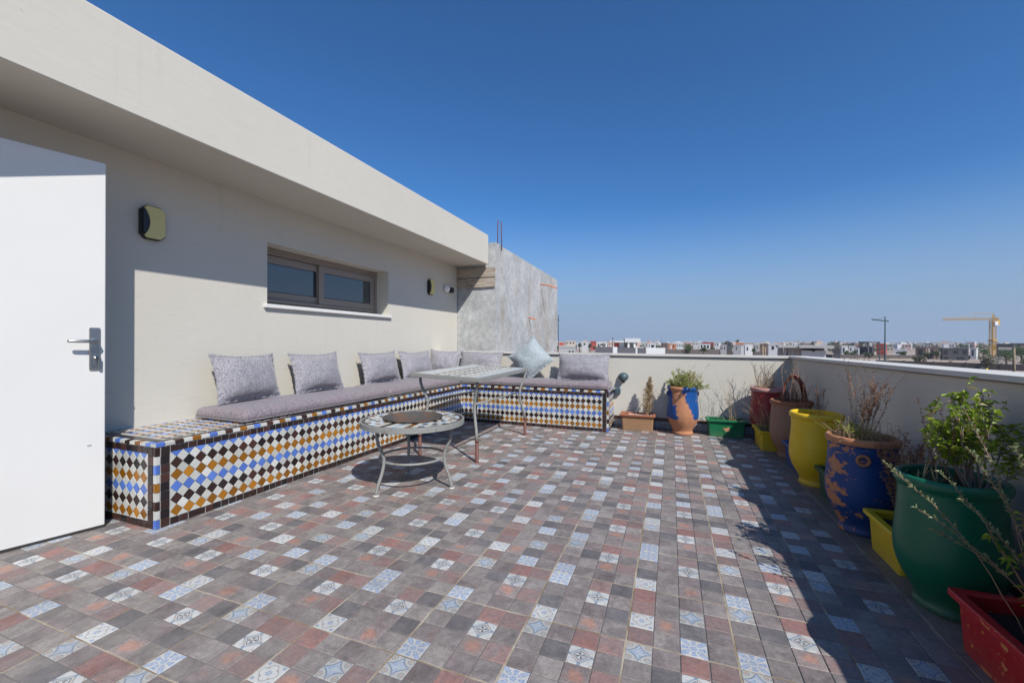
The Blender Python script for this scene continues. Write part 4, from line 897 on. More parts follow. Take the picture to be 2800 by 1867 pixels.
def planter(name, label, x0, x1, y0, y1, mat, h=0.182, seed=1, soilm='soil', rim=0.017, soil_z=0.150):
    t = thing(name, label, 'planter', ((x0+x1)/2, (y0+y1)/2, 0), 0, 'rectangular clay planter boxes on the terrace floor')
    a, b_ = (x1-x0)/2, (y1-y0)/2; tp_ = 0.012
    def loop(ax, by, z): return [(-ax, -by, z), (ax, -by, z), (ax, by, z), (-ax, by, z)]
    prof = [(-tp_, 0), (-tp_+0.001, 0.004), (-0.003, h-0.030), (0.0, h-0.026), (rim-0.003, h-0.022), (rim, h-0.018), (rim, h-0.004), (rim-0.003, h), (-0.012, h), (-0.016, h-0.004), (-0.018, h-0.06)]
    mb = MB(); n = 12
    def rloop(o_, z, r=0.014):
        ax, by = a+o_, b_+o_; pts = []
        for (sx, sy, a0) in ((1, -1, -90), (1, 1, 0), (-1, 1, 90), (-1, -1, 180)):
            for q in (0, 45, 90): pts.append((sx*(ax-r)+r*math.cos(R(a0+q)), sy*(by-r)+r*math.sin(R(a0+q)), z+0.0015*mnoise.noise(Vector((sx*3+seed, sy*2, z*9)))))
        return pts
    for o_, z in prof: mb.v.extend(rloop(o_, z))
    for i in range(len(prof)-1):
        for k in range(12): mb.f.append([i*12+k, i*12+(k+1) % 12, (i+1)*12+(k+1) % 12, (i+1)*12+k])
    mb.f.append(list(range(11, -1, -1)))
    mb.mi = [0]*len(mb.f); mb.uv = [None]*len(mb.f); mb.sm = [False]*len(mb.f)
    part('planter_box', mb, mat, t)
    so = MB(); nx_, ny_ = (16, 10); vs = []; A_, B_ = a-0.0165, b_-0.0165
    for j in range(ny_+1):
        for i in range(nx_+1):
            x, y = -A_+2*A_*i/nx_, -B_+2*B_*j/ny_; vs.append((x, y, soil_z+0.010*mnoise.noise(Vector((x*25, y*25, seed)))))
    so.add(vs, [(j*(nx_+1)+i, j*(nx_+1)+i+1, (j+1)*(nx_+1)+i+1, (j+1)*(nx_+1)+i) for j in range(ny_) for i in range(nx_)], smooth=True); part('soil', so, soilm, t)
    return t
PL_TAN = planter('tan_planter', 'tan clay planter box with white pebbles beside the back bench', -0.530, -0.180, 4.912, 5.095, 'tan_box', seed=1)
pe = MB(); rr = random.Random(5)
for k in range(170):
    x, y = rr.uniform(-0.135, 0.15), rr.uniform(-0.070, 0.070); r_ = rr.uniform(0.006, 0.012); bm = bmesh.new(); bmesh.ops.create_icosphere(bm, subdivisions=1, radius=r_)
    for q in bm.verts: q.co = Vector((q.co.x*rr.uniform(.8, 1.3)+x, q.co.y+y, q.co.z*0.7+0.160))
    bm.verts.index_update(); pe.add([q.co[:] for q in bm.verts], [[q.index for q in f_.verts] for f_ in bm.faces], smooth=True); bm.free()
o = part('pebbles', pe, 'pebble', PL_TAN); o['kind'] = 'stuff'
PL_GRN = planter('green_planter', 'bright green planter box with bare clay patches by the back parapet', 0.370, 0.725, 4.918, 5.10, 'green_box', seed=2)
PL_YL1 = planter('yellow_planter', 'small yellow planter box of dry grass between red and tan pots', 0.775, 0.955, 4.435, 4.785, 'yellow_box', seed=3)
PL_BL = planter('blue_planter', 'blue planter box between the tan and yellow pots', 0.888, 1.068, 3.735, 4.100, 'blue_box', seed=4)
PL_DG = planter('green_planter', 'dark green planter box between the yellow and blue pots', 0.915, 1.095, 2.985, 3.345, 'dark_green_box', seed=5)
PL_YL2 = planter('yellow_planter', 'yellow planter box with chipped rim between blue and green pots', 0.908, 1.088, 2.265, 2.560, 'yellow_worn_box', seed=6)
PL_RD = planter('red_planter', 'red planter box with flaked patches nearest the viewer', 0.885, 1.085, 1.455, 1.828, 'red_box', seed=7, soil_z=0.135)

# ================================================================== PLANTS
def stem_path(p0, az, lean, L, curl, droop, n, wob, rr):
    pts = [Vector(p0)]; d = Vector((math.cos(az)*math.sin(lean), math.sin(az)*math.sin(lean), math.cos(lean)))
    for i in range(n):
        d = d+Vector((rr.uniform(-wob, wob), rr.uniform(-wob, wob), rr.uniform(-wob, wob)*0.5-droop*(i/n)))+Vector((math.cos(az), math.sin(az), 0))*curl
        d.normalize(); pts.append(pts[-1]+d*(L/n))
    return pts
def leaf(mb, p, d, L, wd, rr, droop=0.3, fold=0.25):
    d = Vector(d); d.normalize(); up = Vector((rr.uniform(-.6, .6), rr.uniform(-.6, .6), 1)).normalized(); s_ = d.cross(up)
    if s_.length < 0.05: s_ = Vector((1, 0, 0))
    s_.normalize(); nrm = s_.cross(d); p = Vector(p); m1 = p+d*L*0.45+nrm*0.08*L; tip = p+d*L-Vector((0, 0, 1))*droop*L
    mb.add([p, m1+s_*wd*0.5+nrm*fold*wd*0.3, tip, m1-s_*wd*0.5+nrm*fold*wd*0.3], [(0, 1, 2), (0, 2, 3)])
def plant(name, label, loc, build, cat='plant'):
    t = thing(name, label, cat, loc); build(t); return t
def twigs(t, seed, n, Lr, lean, r0, stem, leafmat=None, spread=0.05, leafn=0, leafL=0.02, leafW=0.006, branch=0, az=None, azs=6.3, curl=0.0, droop=0.0, wob=0.12, seg=7, yscale=1.0, topleaf=0.0, z0=0.0, bl=0.4, blean=0.6):
    rr = random.Random(seed); st = MB(); lf = MB()
    def leaves(pts, k, L_, start):
        for _ in range(k):
            i = rr.uniform(start, 0.999)*(len(pts)-1); a = int(i); p = pts[a].lerp(pts[min(a+1, len(pts)-1)], i-a)
            tv_ = (pts[min(a+1, len(pts)-1)]-pts[a]); tv_ = tv_.normalized() if tv_.length > 0 else Vector((0, 0, 1))
            an = rr.uniform(0, 6.28); dv = tv_*rr.uniform(0.2, 0.9)+Vector((math.cos(an), math.sin(an), rr.uniform(-0.2, 0.5)))*0.8
            leaf(lf, p, dv, L_*rr.uniform(0.6, 1.3), leafW*rr.uniform(0.7, 1.3), rr)
    for k in range(n):
        p0 = (rr.uniform(-spread, spread), rr.uniform(-spread, spread)*yscale, z0); a = (az if az is not None else 0)+rr.uniform(-azs/2, azs/2); L = rr.uniform(*Lr)
        pts = stem_path(p0, a, rr.uniform(0, lean), L, curl, droop, seg, wob, rr); st.tube(pts, [r0*(1-0.72*i/seg) for i in range(seg+1)], 4 if r0 < 0.003 else 5, caps=False)
        if leafn: leaves(pts, int(leafn*rr.uniform(.7, 1.3)), leafL, topleaf)
        for _ in range(branch):
            i = rr.randint(max(1, seg//3), seg-1); b_ = stem_path(pts[i], rr.uniform(0, 6.28), rr.uniform(0.2, blean), L*rr.uniform(0.15, bl), curl, droop*0.6, 4, wob, rr); st.tube(b_, [r0*0.5*(1-0.6*q/4) for q in range(5)], 3, caps=False)
            if leafn: leaves(b_, int(leafn*rr.uniform(.3, .7)), leafL, topleaf*0.4)
    part('stem', st, stem, t)
    if lf.f: part('foliage', lf, leafmat, t)
def loc_of(pot_, dx=0, dy=0, z=0.0):
    return (pot_.location.x+dx, pot_.location.y+dy, z)
plant('leafy_plant', 'low feathery pale green plant spilling from the flaking blue pot', loc_of(P_BT, 0, 0, 0.455), lambda t: (twigs(t, 11, 42, (0.12, 0.27), 1.15, 0.0017, 'stem_straw', 'leaf_pale', 0.085, 46, 0.022, 0.0075, 4, wob=0.20, droop=0.05), twigs(t, 12, 16, (0.22, 0.38), 1.25, 0.0013, 'stem_straw', 'leaf_straw', 0.07, 10, 0.018, 0.004, 2, az=-0.1, azs=1.6, droop=0.28, wob=0.14)))
def conifer(t):
    rr = random.Random(21); st = MB(); lf = MB(); Hc = 0.475
    st.tube([(0, 0, 0), (0.004, 0, 0.12), (0.012, 0.002, 0.28), (0.030, 0, Hc)], [0.0048, 0.004, 0.003, 0.001], 6)
    for k in range(330):
        f_ = rr.uniform(0.08, 0.99); z = Hc*f_; a = rr.uniform(0, 6.28); wr = 0.072*math.sin(math.pi*min(1, f_*0.92+0.12))**0.8*(1.18-f_*0.9)+0.004; L = wr*1.6
        p0 = Vector((0.012*f_+0.018*f_*f_, 0, z-0.02)); d = Vector((math.cos(a)*0.62, math.sin(a)*0.62, rr.uniform(0.7, 1.2))).normalized(); pts = [p0, p0+d*L*0.5, p0+d*L+Vector((math.cos(a), math.sin(a), 0))*0.008]
        st.tube(pts, [0.0010, 0.0008, 0.0004], 3, caps=False)
        for q in range(7):
            i = rr.uniform(0.15, 1); p = pts[0].lerp(pts[2], i); an = rr.uniform(0, 6.28); leaf(lf, p, d+Vector((math.cos(an), math.sin(an), 0.1))*0.7, rr.uniform(0.011, 0.022), 0.006, rr)
    part('stem', st, 'stem_straw', t); part('foliage', lf, 'leaf_dry', t)
plant('dead_conifer', 'small dried-out brown conifer standing in the pebbled tan planter', loc_of(PL_TAN, 0.105, 0.005, 0.148), conifer, 'conifer')
plant('dry_weeds', 'thin bare dry weed stalks in the bright green planter', loc_of(PL_GRN, 0.07, 0.0, 0.148), lambda t: (twigs(t, 31, 7, (0.30, 0.47), 0.24, 0.0014, 'stem_straw', 'leaf_dry', 0.03, 12, 0.010, 0.004, 5, wob=0.10, topleaf=0.4), twigs(t, 32, 6, (0.15, 0.26), 0.8, 0.0016, 'stem_gray', 'leaf_brown', 0.13, 5, 0.012, 0.006, 3, wob=0.25, droop=0.2, yscale=0.4), twigs(t, 33, 26, (0.05, 0.13), 0.7, 0.0012, 'stem_straw', None, 0.05, 0, droop=0.1)))
plant('dry_shrub', 'bare grey branching shrub and straw tuft in the red pot', loc_of(P_RD, -0.02, 0, 0.465), lambda t: (twigs(t, 41, 6, (0.2, 0.33), 0.55, 0.0055, 'stem_gray', None, 0.07, 0, branch=5, wob=0.16, bl=0.55), twigs(t, 42, 60, (0.10, 0.24), 0.5, 0.0014, 'stem_straw', 'leaf_straw', 0.085, 2, 0.02, 0.003, 0, wob=0.08, droop=0.06), twigs(t, 43, 9, (0.26, 0.40), 0.4, 0.0018, 'stem_brown', 'leaf_dry', 0.07, 8, 0.010, 0.005, 3, topleaf=0.6)))
plant('dry_grass', 'arching dry grass tuft in the small yellow planter beneath the red pot', loc_of(PL_YL1, -0.01, 0.03, 0.148), lambda t: (twigs(t, 51, 75, (0.15, 0.38), 0.95, 0.0013, 'stem_straw', None, 0.055, 0, curl=0.03, droop=0.28, wob=0.06, yscale=1.8), twigs(t, 52, 40, (0.10, 0.25), 0.7, 0.0012, 'stem_brown', None, 0.05, 0, curl=0.03, droop=0.22, wob=0.06, yscale=1.8)))
plant('dead_flowers', 'dark dead flower stalks in the tan clay pot', loc_of(P_TN, -0.01, 0.02, 0.43), lambda t: (twigs(t, 61, 12, (0.10, 0.24), 0.55, 0.0026, 'stem_brown', 'leaf_brown', 0.08, 14, 0.015, 0.007, 4, wob=0.2), twigs(t, 62, 4, (0.30, 0.38), 0.22, 0.0017, 'stem_red', 'leaf_dry', 0.05, 16, 0.012, 0.007, 4, topleaf=0.72, wob=0.08)))
plant('dead_flowers', 'tall rusty dried stalks rising from the blue planter behind the yellow pot', loc_of(PL_BL, 0.05, 0.02, 0.148), lambda t: (twigs(t, 71, 5, (0.45, 0.68), 0.18, 0.0020, 'stem_red', 'leaf_brown', 0.06, 22, 0.012, 0.006, 4, topleaf=0.6, wob=0.06, yscale=2), twigs(t, 72, 16, (0.1, 0.25), 0.5, 0.002, 'stem_brown', 'leaf_brown', 0.06, 6, 0.014, 0.006, 2)))
plant('weeds', 'sparse dead weeds inside the bright yellow pot', loc_of(P_YL, 0.04, 0.01, 0.445), lambda t: (twigs(t, 76, 3, (0.18, 0.27), 0.2, 0.0022, 'stem_red', 'leaf_brown', 0.05, 26, 0.011, 0.006, 3, topleaf=0.5, wob=0.07), twigs(t, 77, 22, (0.04, 0.09), 0.8, 0.0012, 'stem_brown', None, 0.1, 0)))
plant('weeds', 'dry straw and green weeds with tall rusty stalks in the deep blue pot', loc_of(P_BL, 0, 0, 0.44), lambda t: (
    twigs(t, 81, 150, (0.07, 0.19), 0.85, 0.0014, 'stem_straw', 'leaf_straw', 0.105, 2, 0.03, 0.004, 0, wob=0.1, droop=0.12),
    twigs(t, 82, 15, (0.08, 0.15), 0.55, 0.0018, 'stem_straw', 'leaf_green', 0.05, 12, 0.026, 0.011, 0, az=2.9, azs=2.0, wob=0.12),
    twigs(t, 83, 8, (0.30, 0.42), 0.20, 0.0020, 'stem_red', 'leaf_brown', 0.045, 34, 0.012, 0.005, 7, wob=0.10, topleaf=0.4),
    twigs(t, 84, 2, (0.36, 0.44), 0.10, 0.0017, 'stem_red', 'leaf_dry', 0.02, 8, 0.010, 0.005, 2, topleaf=0.5)))
plant('dry_bush', 'tangled brown dry bush trailing over the chipped yellow planter', loc_of(PL_YL2, 0.035, 0.02, 0.148), lambda t: (twigs(t, 91, 26, (0.22, 0.46), 0.32, 0.0020, 'stem_brown', 'leaf_brown', 0.06, 46, 0.014, 0.005, 5, wob=0.16, yscale=1.6), twigs(t, 92, 5, (0.38, 0.50), 0.45, 0.0021, 'stem_red', 'leaf_pale', 0.05, 12, 0.014, 0.006, 2, az=-2.2, azs=1.5, droop=0.2, topleaf=0.5)))
def shrub(t):
    rr = random.Random(101); st = MB(); lf = MB()
    for k in range(15):
        az = rr.uniform(0, 6.28); pts = stem_path((rr.uniform(-.025, .025)+0.045, rr.uniform(-.03, .03), 0), az, rr.uniform(0.12, 0.78), rr.uniform(0.20, 0.34), 0.0, -0.06, 6, 0.12, rr)
        st.tube(pts, [0.0048*(1-0.6*i/6) for i in range(7)], 5, caps=False)
        for b_ in range(8):
            i = rr.randint(3, 6); bp_ = stem_path(pts[i], rr.uniform(0, 6.28), rr.uniform(0.1, 0.9), rr.uniform(0.05, 0.13), 0, -0.1, 4, 0.15, rr); st.tube(bp_, [0.0022*(1-0.6*q/4) for q in range(5)], 3, caps=False)
            for q in range(15):
                u = rr.uniform(0.1, 1)*3.99; a = int(u); p = bp_[a].lerp(bp_[a+1], u-a); an = rr.uniform(0, 6.28)
                leaf(lf, p, Vector((math.cos(an), math.sin(an), rr.uniform(-0.1, 0.75))), rr.uniform(0.018, 0.036), rr.uniform(0.009, 0.015), rr, droop=rr.uniform(0.1, 0.55))
    part('stem', st, 'stem_gray', t); part('foliage', lf, 'leaf_green', t)
    twigs(t, 102, 10, (0.26, 0.36), 0.5, 0.0017, 'stem_brown', 'leaf_brown', 0.04, 16, 0.012, 0.006, 2, topleaf=0.7)
plant('leafy_shrub', 'bushy bright green leafy shrub growing in the large green pot', loc_of(P_GR, 0.02, 0.0, 0.44), shrub, 'shrub')
plant('cut_stalks', 'pruned pale stalks and small green leaves at the left of the green pot', loc_of(P_GR, -0.07, 0.02, 0.44), lambda t: (twigs(t, 111, 6, (0.06, 0.13), 0.45, 0.0048, 'stem_straw', None, 0.045, 0, wob=0.08), twigs(t, 112, 22, (0.03, 0.09), 0.9, 0.0012, 'stem_gray', 'leaf_gray', 0.05, 12, 0.014, 0.007, 0)))
def longstems(t):
    rr = random.Random(121); st = MB(); lf = MB(); lg = MB()
    base = Vector(t.location)
    tg = [((0.70, 1.86, 0.585), 14), ((0.765, 1.79, 0.45), 10), ((0.86, 1.86, 0.56), 14), ((0.90, 1.80, 0.66), 18), ((0.955, 1.70, 0.70), 16), ((0.80, 1.78, 0.39), 8), ((0.99, 1.66, 0.60), 16), ((0.86, 1.75, 0.50), 12), ((0.92, 1.86, 0.78), 12)]
    for (e_, nl) in tg:
        b0 = Vector((rr.uniform(-0.04, 0.05), rr.uniform(-0.05, 0.08), 0)); en = Vector(e_)-base; mid = b0.lerp(en, 0.45)+Vector((0.05, 0.0, 0.07)); pts = []
        for i in range(11):
            s_ = i/10; p = b0*(1-s_)**2+mid*2*s_*(1-s_)+en*s_**2; p += Vector((mnoise.noise(p*14), mnoise.noise(p*14+Vector((4, 0, 0))), 0))*0.010; pts.append(p)
        st.tube(pts, [0.0021*(1-0.6*i/10) for i in range(11)], 5, caps=False)
        for k in range(nl*4):
            u = rr.uniform(0.45, 0.999)**0.8*9.99; a = int(u); p = pts[a].lerp(pts[a+1], u-a); d = (pts[a+1]-pts[a]).normalized()
            an = rr.uniform(0, 6.28); leaf(lf, p, d*0.9+Vector((math.cos(an), math.sin(an), 0.3))*0.7, rr.uniform(0.014, 0.027), rr.uniform(0.006, 0.011), rr)
    for k in range(9):       # fresher green shoots at the back
        pts = stem_path((rr.uniform(0.0, .07), rr.uniform(-.06, .10), 0), rr.uniform(0.2, 2.4), rr.uniform(0, 0.35), rr.uniform(0.22, 0.42), 0, -0.02, 7, 0.12, rr); st.tube(pts, [0.0024*(1-0.6*i/7) for i in range(8)], 4, caps=False)
        for q in range(34):
            u = rr.uniform(0.25, 0.999)*6.99; a = int(u); p = pts[a].lerp(pts[a+1], u-a); an = rr.uniform(0, 6.28); leaf(lg, p, Vector((math.cos(an), math.sin(an), rr.uniform(-0.2, 0.4))), rr.uniform(0.016, 0.030), rr.uniform(0.006, 0.010), rr, droop=0.5)
    part('stem', st, 'stem_red', t); part('foliage', lf, 'leaf_gray', t); part('foliage', lg, 'leaf_green', t)
plant('trailing_plant', 'long thin leaning stems with small leaves growing from the red planter', loc_of(PL_RD, 0.02, 0.0, 0.135), longstems)
hs = thing('garden_hose', 'looped red brown garden hose standing up out of the tan clay pot', 'hose', (1.010, 4.335, 0.43))
for k, (w_, hgt, dy) in enumerate(((0.080, 0.285, 0.0), (0.070, 0.262, 0.022), (0.088, 0.272, -0.018))):
    b = MB(); b.tube([(w_*math.cos(a)*(1+0.05*math.sin(3*a+k)), dy+0.02*math.cos(a*2+k), hgt*math.sin(a)**0.8 if 0 < a < math.pi else 0) for a in np.linspace(0.0, math.pi, 26)], 0.0085, 8); part('loop', b, 'hose_rubber', hs)

# ================================================================== BEYOND THE TERRACE
def px_box(u0, u1, vt, d):
    uc = (u0+u1)/2; x, y = at_depth(uc, d); return x, y, (u1-u0)*d/F_PX, z_at(uc, vt, d)
YAW = TH
BGN = [0]
def building(label, u0, u1, vt, d, mat, wins=(), yaw=0.0, dep=0.8, extra=None, name='house', cat='house', roofm=None, grp=None):
    """box building set on the ground; wins: (fx0, fx1, z from the roof down to, mat) in metres below the roof"""
    x, y, w_, zt = px_box(u0, u1, vt, d); phi = math.atan(((u0+u1)/2-1400)/F_PX); w_ *= math.cos(phi)*0.93; dp = max(4.0, w_*dep); h_ = zt-GZ
    rz = YAW-phi+yaw; t = thing(name, label, cat, (x, y, GZ), rz, grp)
    b = MB(); b.box(-w_/2, w_/2, 0, dp, 0, h_); part('wall', b, mat, t)
    r = MB(); r.box(-w_/2-0.12, w_/2+0.12, -0.12, 0.12, h_-0.35, h_+0.18); r.box(-w_/2-0.12, w_/2+0.12, dp-0.12, dp+0.12, h_-0.35, h_+0.18); r.box(-w_/2-0.12, -w_/2+0.12, 0.121, dp-0.121, h_-0.35, h_+0.18); r.box(w_/2-0.12, w_/2+0.12, 0.121, dp-0.121, h_-0.35, h_+0.18)
    part('roof_edge', r, roofm or mat, t)
    for wn in wins:
        f0, f1, za, zb = wn[:4]; mt_ = wn[4] if len(wn) > 4 else 'bld_window'
        fr = MB(); x0, x1 = -w_/2+w_*f0, -w_/2+w_*f1; z0, z1 = h_-zb, h_-za
        fr.box(x0, x1, -0.06, 0.05, z0, z1); part('window', fr, mt_, t)
    if extra: extra(t, w_, dp, h_)
    return t
W2 = ((0.15, 0.32, 1.0, 2.2), (0.62, 0.8, 1.0, 2.2)); W3 = ((0.1, 0.22, 0.9, 2.2), (0.42, 0.58, 0.9, 2.2), (0.76, 0.9, 0.9, 2.2)); W1 = ((0.35, 0.65, 0.9, 2.3),)
def c1(x): return 1500+x/3.618
def v1(y): return 850+y/3.618
def c2(x): return 2100+x/3.36
def v2(y): return 830+y/3.36
# -- the white modern house with grey panels
d = 85.0
x, y, w_, zt = px_box(c1(452), c1(1152), v1(357), d); mh = thing('white_villa', 'modern white villa with grey parapet panels and open rooftop pavilion', 'house', (x, y, GZ), YAW-0.22)
h_ = zt-GZ; k = w_/700.0*0.95
def fx(px): return (px-802)*k
b = MB(); b.box(fx(452), fx(1152), 0.05, 9, 0, h_-0.25); part('wall', b, 'bld_white', mh)
for (a, c_, q, mt_) in ((452, 630, 0, 'bld_panel'), (679, 860, -5, 'bld_panel'), (882, 963, -5, 'bld_panel'), (632, 677, 0, 'bld_white'), (862, 880, -3, 'bld_white'), (965, 1152, -7, 'bld_white')):
    b = MB(); b.box(fx(a), fx(c_), -0.1, 0.3, 1.0, h_+q*k); part('parapet_panel', b, mt_, mh)
zt2 = z_at(c1(790), v1(296), d)-GZ; zs = z_at(c1(790), v1(312), d)-GZ
b = MB(); b.box(fx(650), fx(805), 3, 9, zs, zt2); b.box(fx(760), fx(922), 2.8, 8.9, zs+0.01, z_at(c1(800), v1(290), d)-GZ+0.4); part('roof_slab', b, 'bld_lightgray', mh)
for (a, c_, m_) in ((652, 705, 'bld_red'), (705, 757, 'bld_lightgray'), (905, 965, 'bld_white')):
    b = MB(); b.box(fx(a), fx(c_), 4.5, 8, h_-0.3, zs if a < 900 else zs-1.0); part('pavilion_wall', b, m_, mh)
b = MB(); b.box(fx(757), fx(905), 7.0, 7.4, h_-0.3, zs); part('pavilion_wall', b, 'bld_cream', mh)
for a in (800, 863):
    b = MB(); b.box(fx(a)-0.18, fx(a)+0.18, 3.1, 3.5, h_-0.3, zs); part('column', b, 'bld_white', mh)
b = MB(); b.box(fx(855), fx(869), 5, 5.6, zs, z_at(c1(862), v1(275), d)-GZ); b.box(fx(859), fx(865), 5.2, 5.4, zs, z_at(c1(862), v1(264), d)-GZ); part('chimney', b, 'bld_white', mh)
# -- the grey roof house seen just over the corner of the parapets
d = 62.0
x, y, w_, zt = px_box(c2(92), c2(590), v2(385), d); gk = thing('gray_house', 'low grey concrete house with flat roof slab and round black wall opening', 'house', (x, y, GZ), YAW-0.52)
h_ = zt-GZ; k = w_/498.0*0.84
def fx2(px): return (px-341)*k
b = MB(); b.box(fx2(92), fx2(285), 0.0, 8, h_-26*k, h_); b.box(fx2(286), fx2(592), -0.4, 8.4, h_-27*k, h_+0.02); part('roof', b, 'bld_gray', gk)
b = MB(); b.box(fx2(205), fx2(530), 2.0, 8, 0, h_-28*k); b.box(fx2(112), fx2(160), 5, 7.8, 0, h_-27*k); part('wall', b, 'bld_gray', gk)
b = MB(); b.box(fx2(315), fx2(530), 0.6, 1.95, 0, h_-55*k); part('wall_block', b, 'bld_lightgray', gk)
b = MB(); zc = h_-52*k; b.tube([(fx2(420), 0.50, zc), (fx2(420), 2.2, zc)], 15*k, 18); part('round_opening', b, 'bld_window', gk)
for a in (160, 232):
    b = MB(); b.tube([(fx2(a), 0.9, 0), (fx2(a), 0.9, h_-27*k)], 0.16, 8); part('column', b, 'bld_cream', gk)
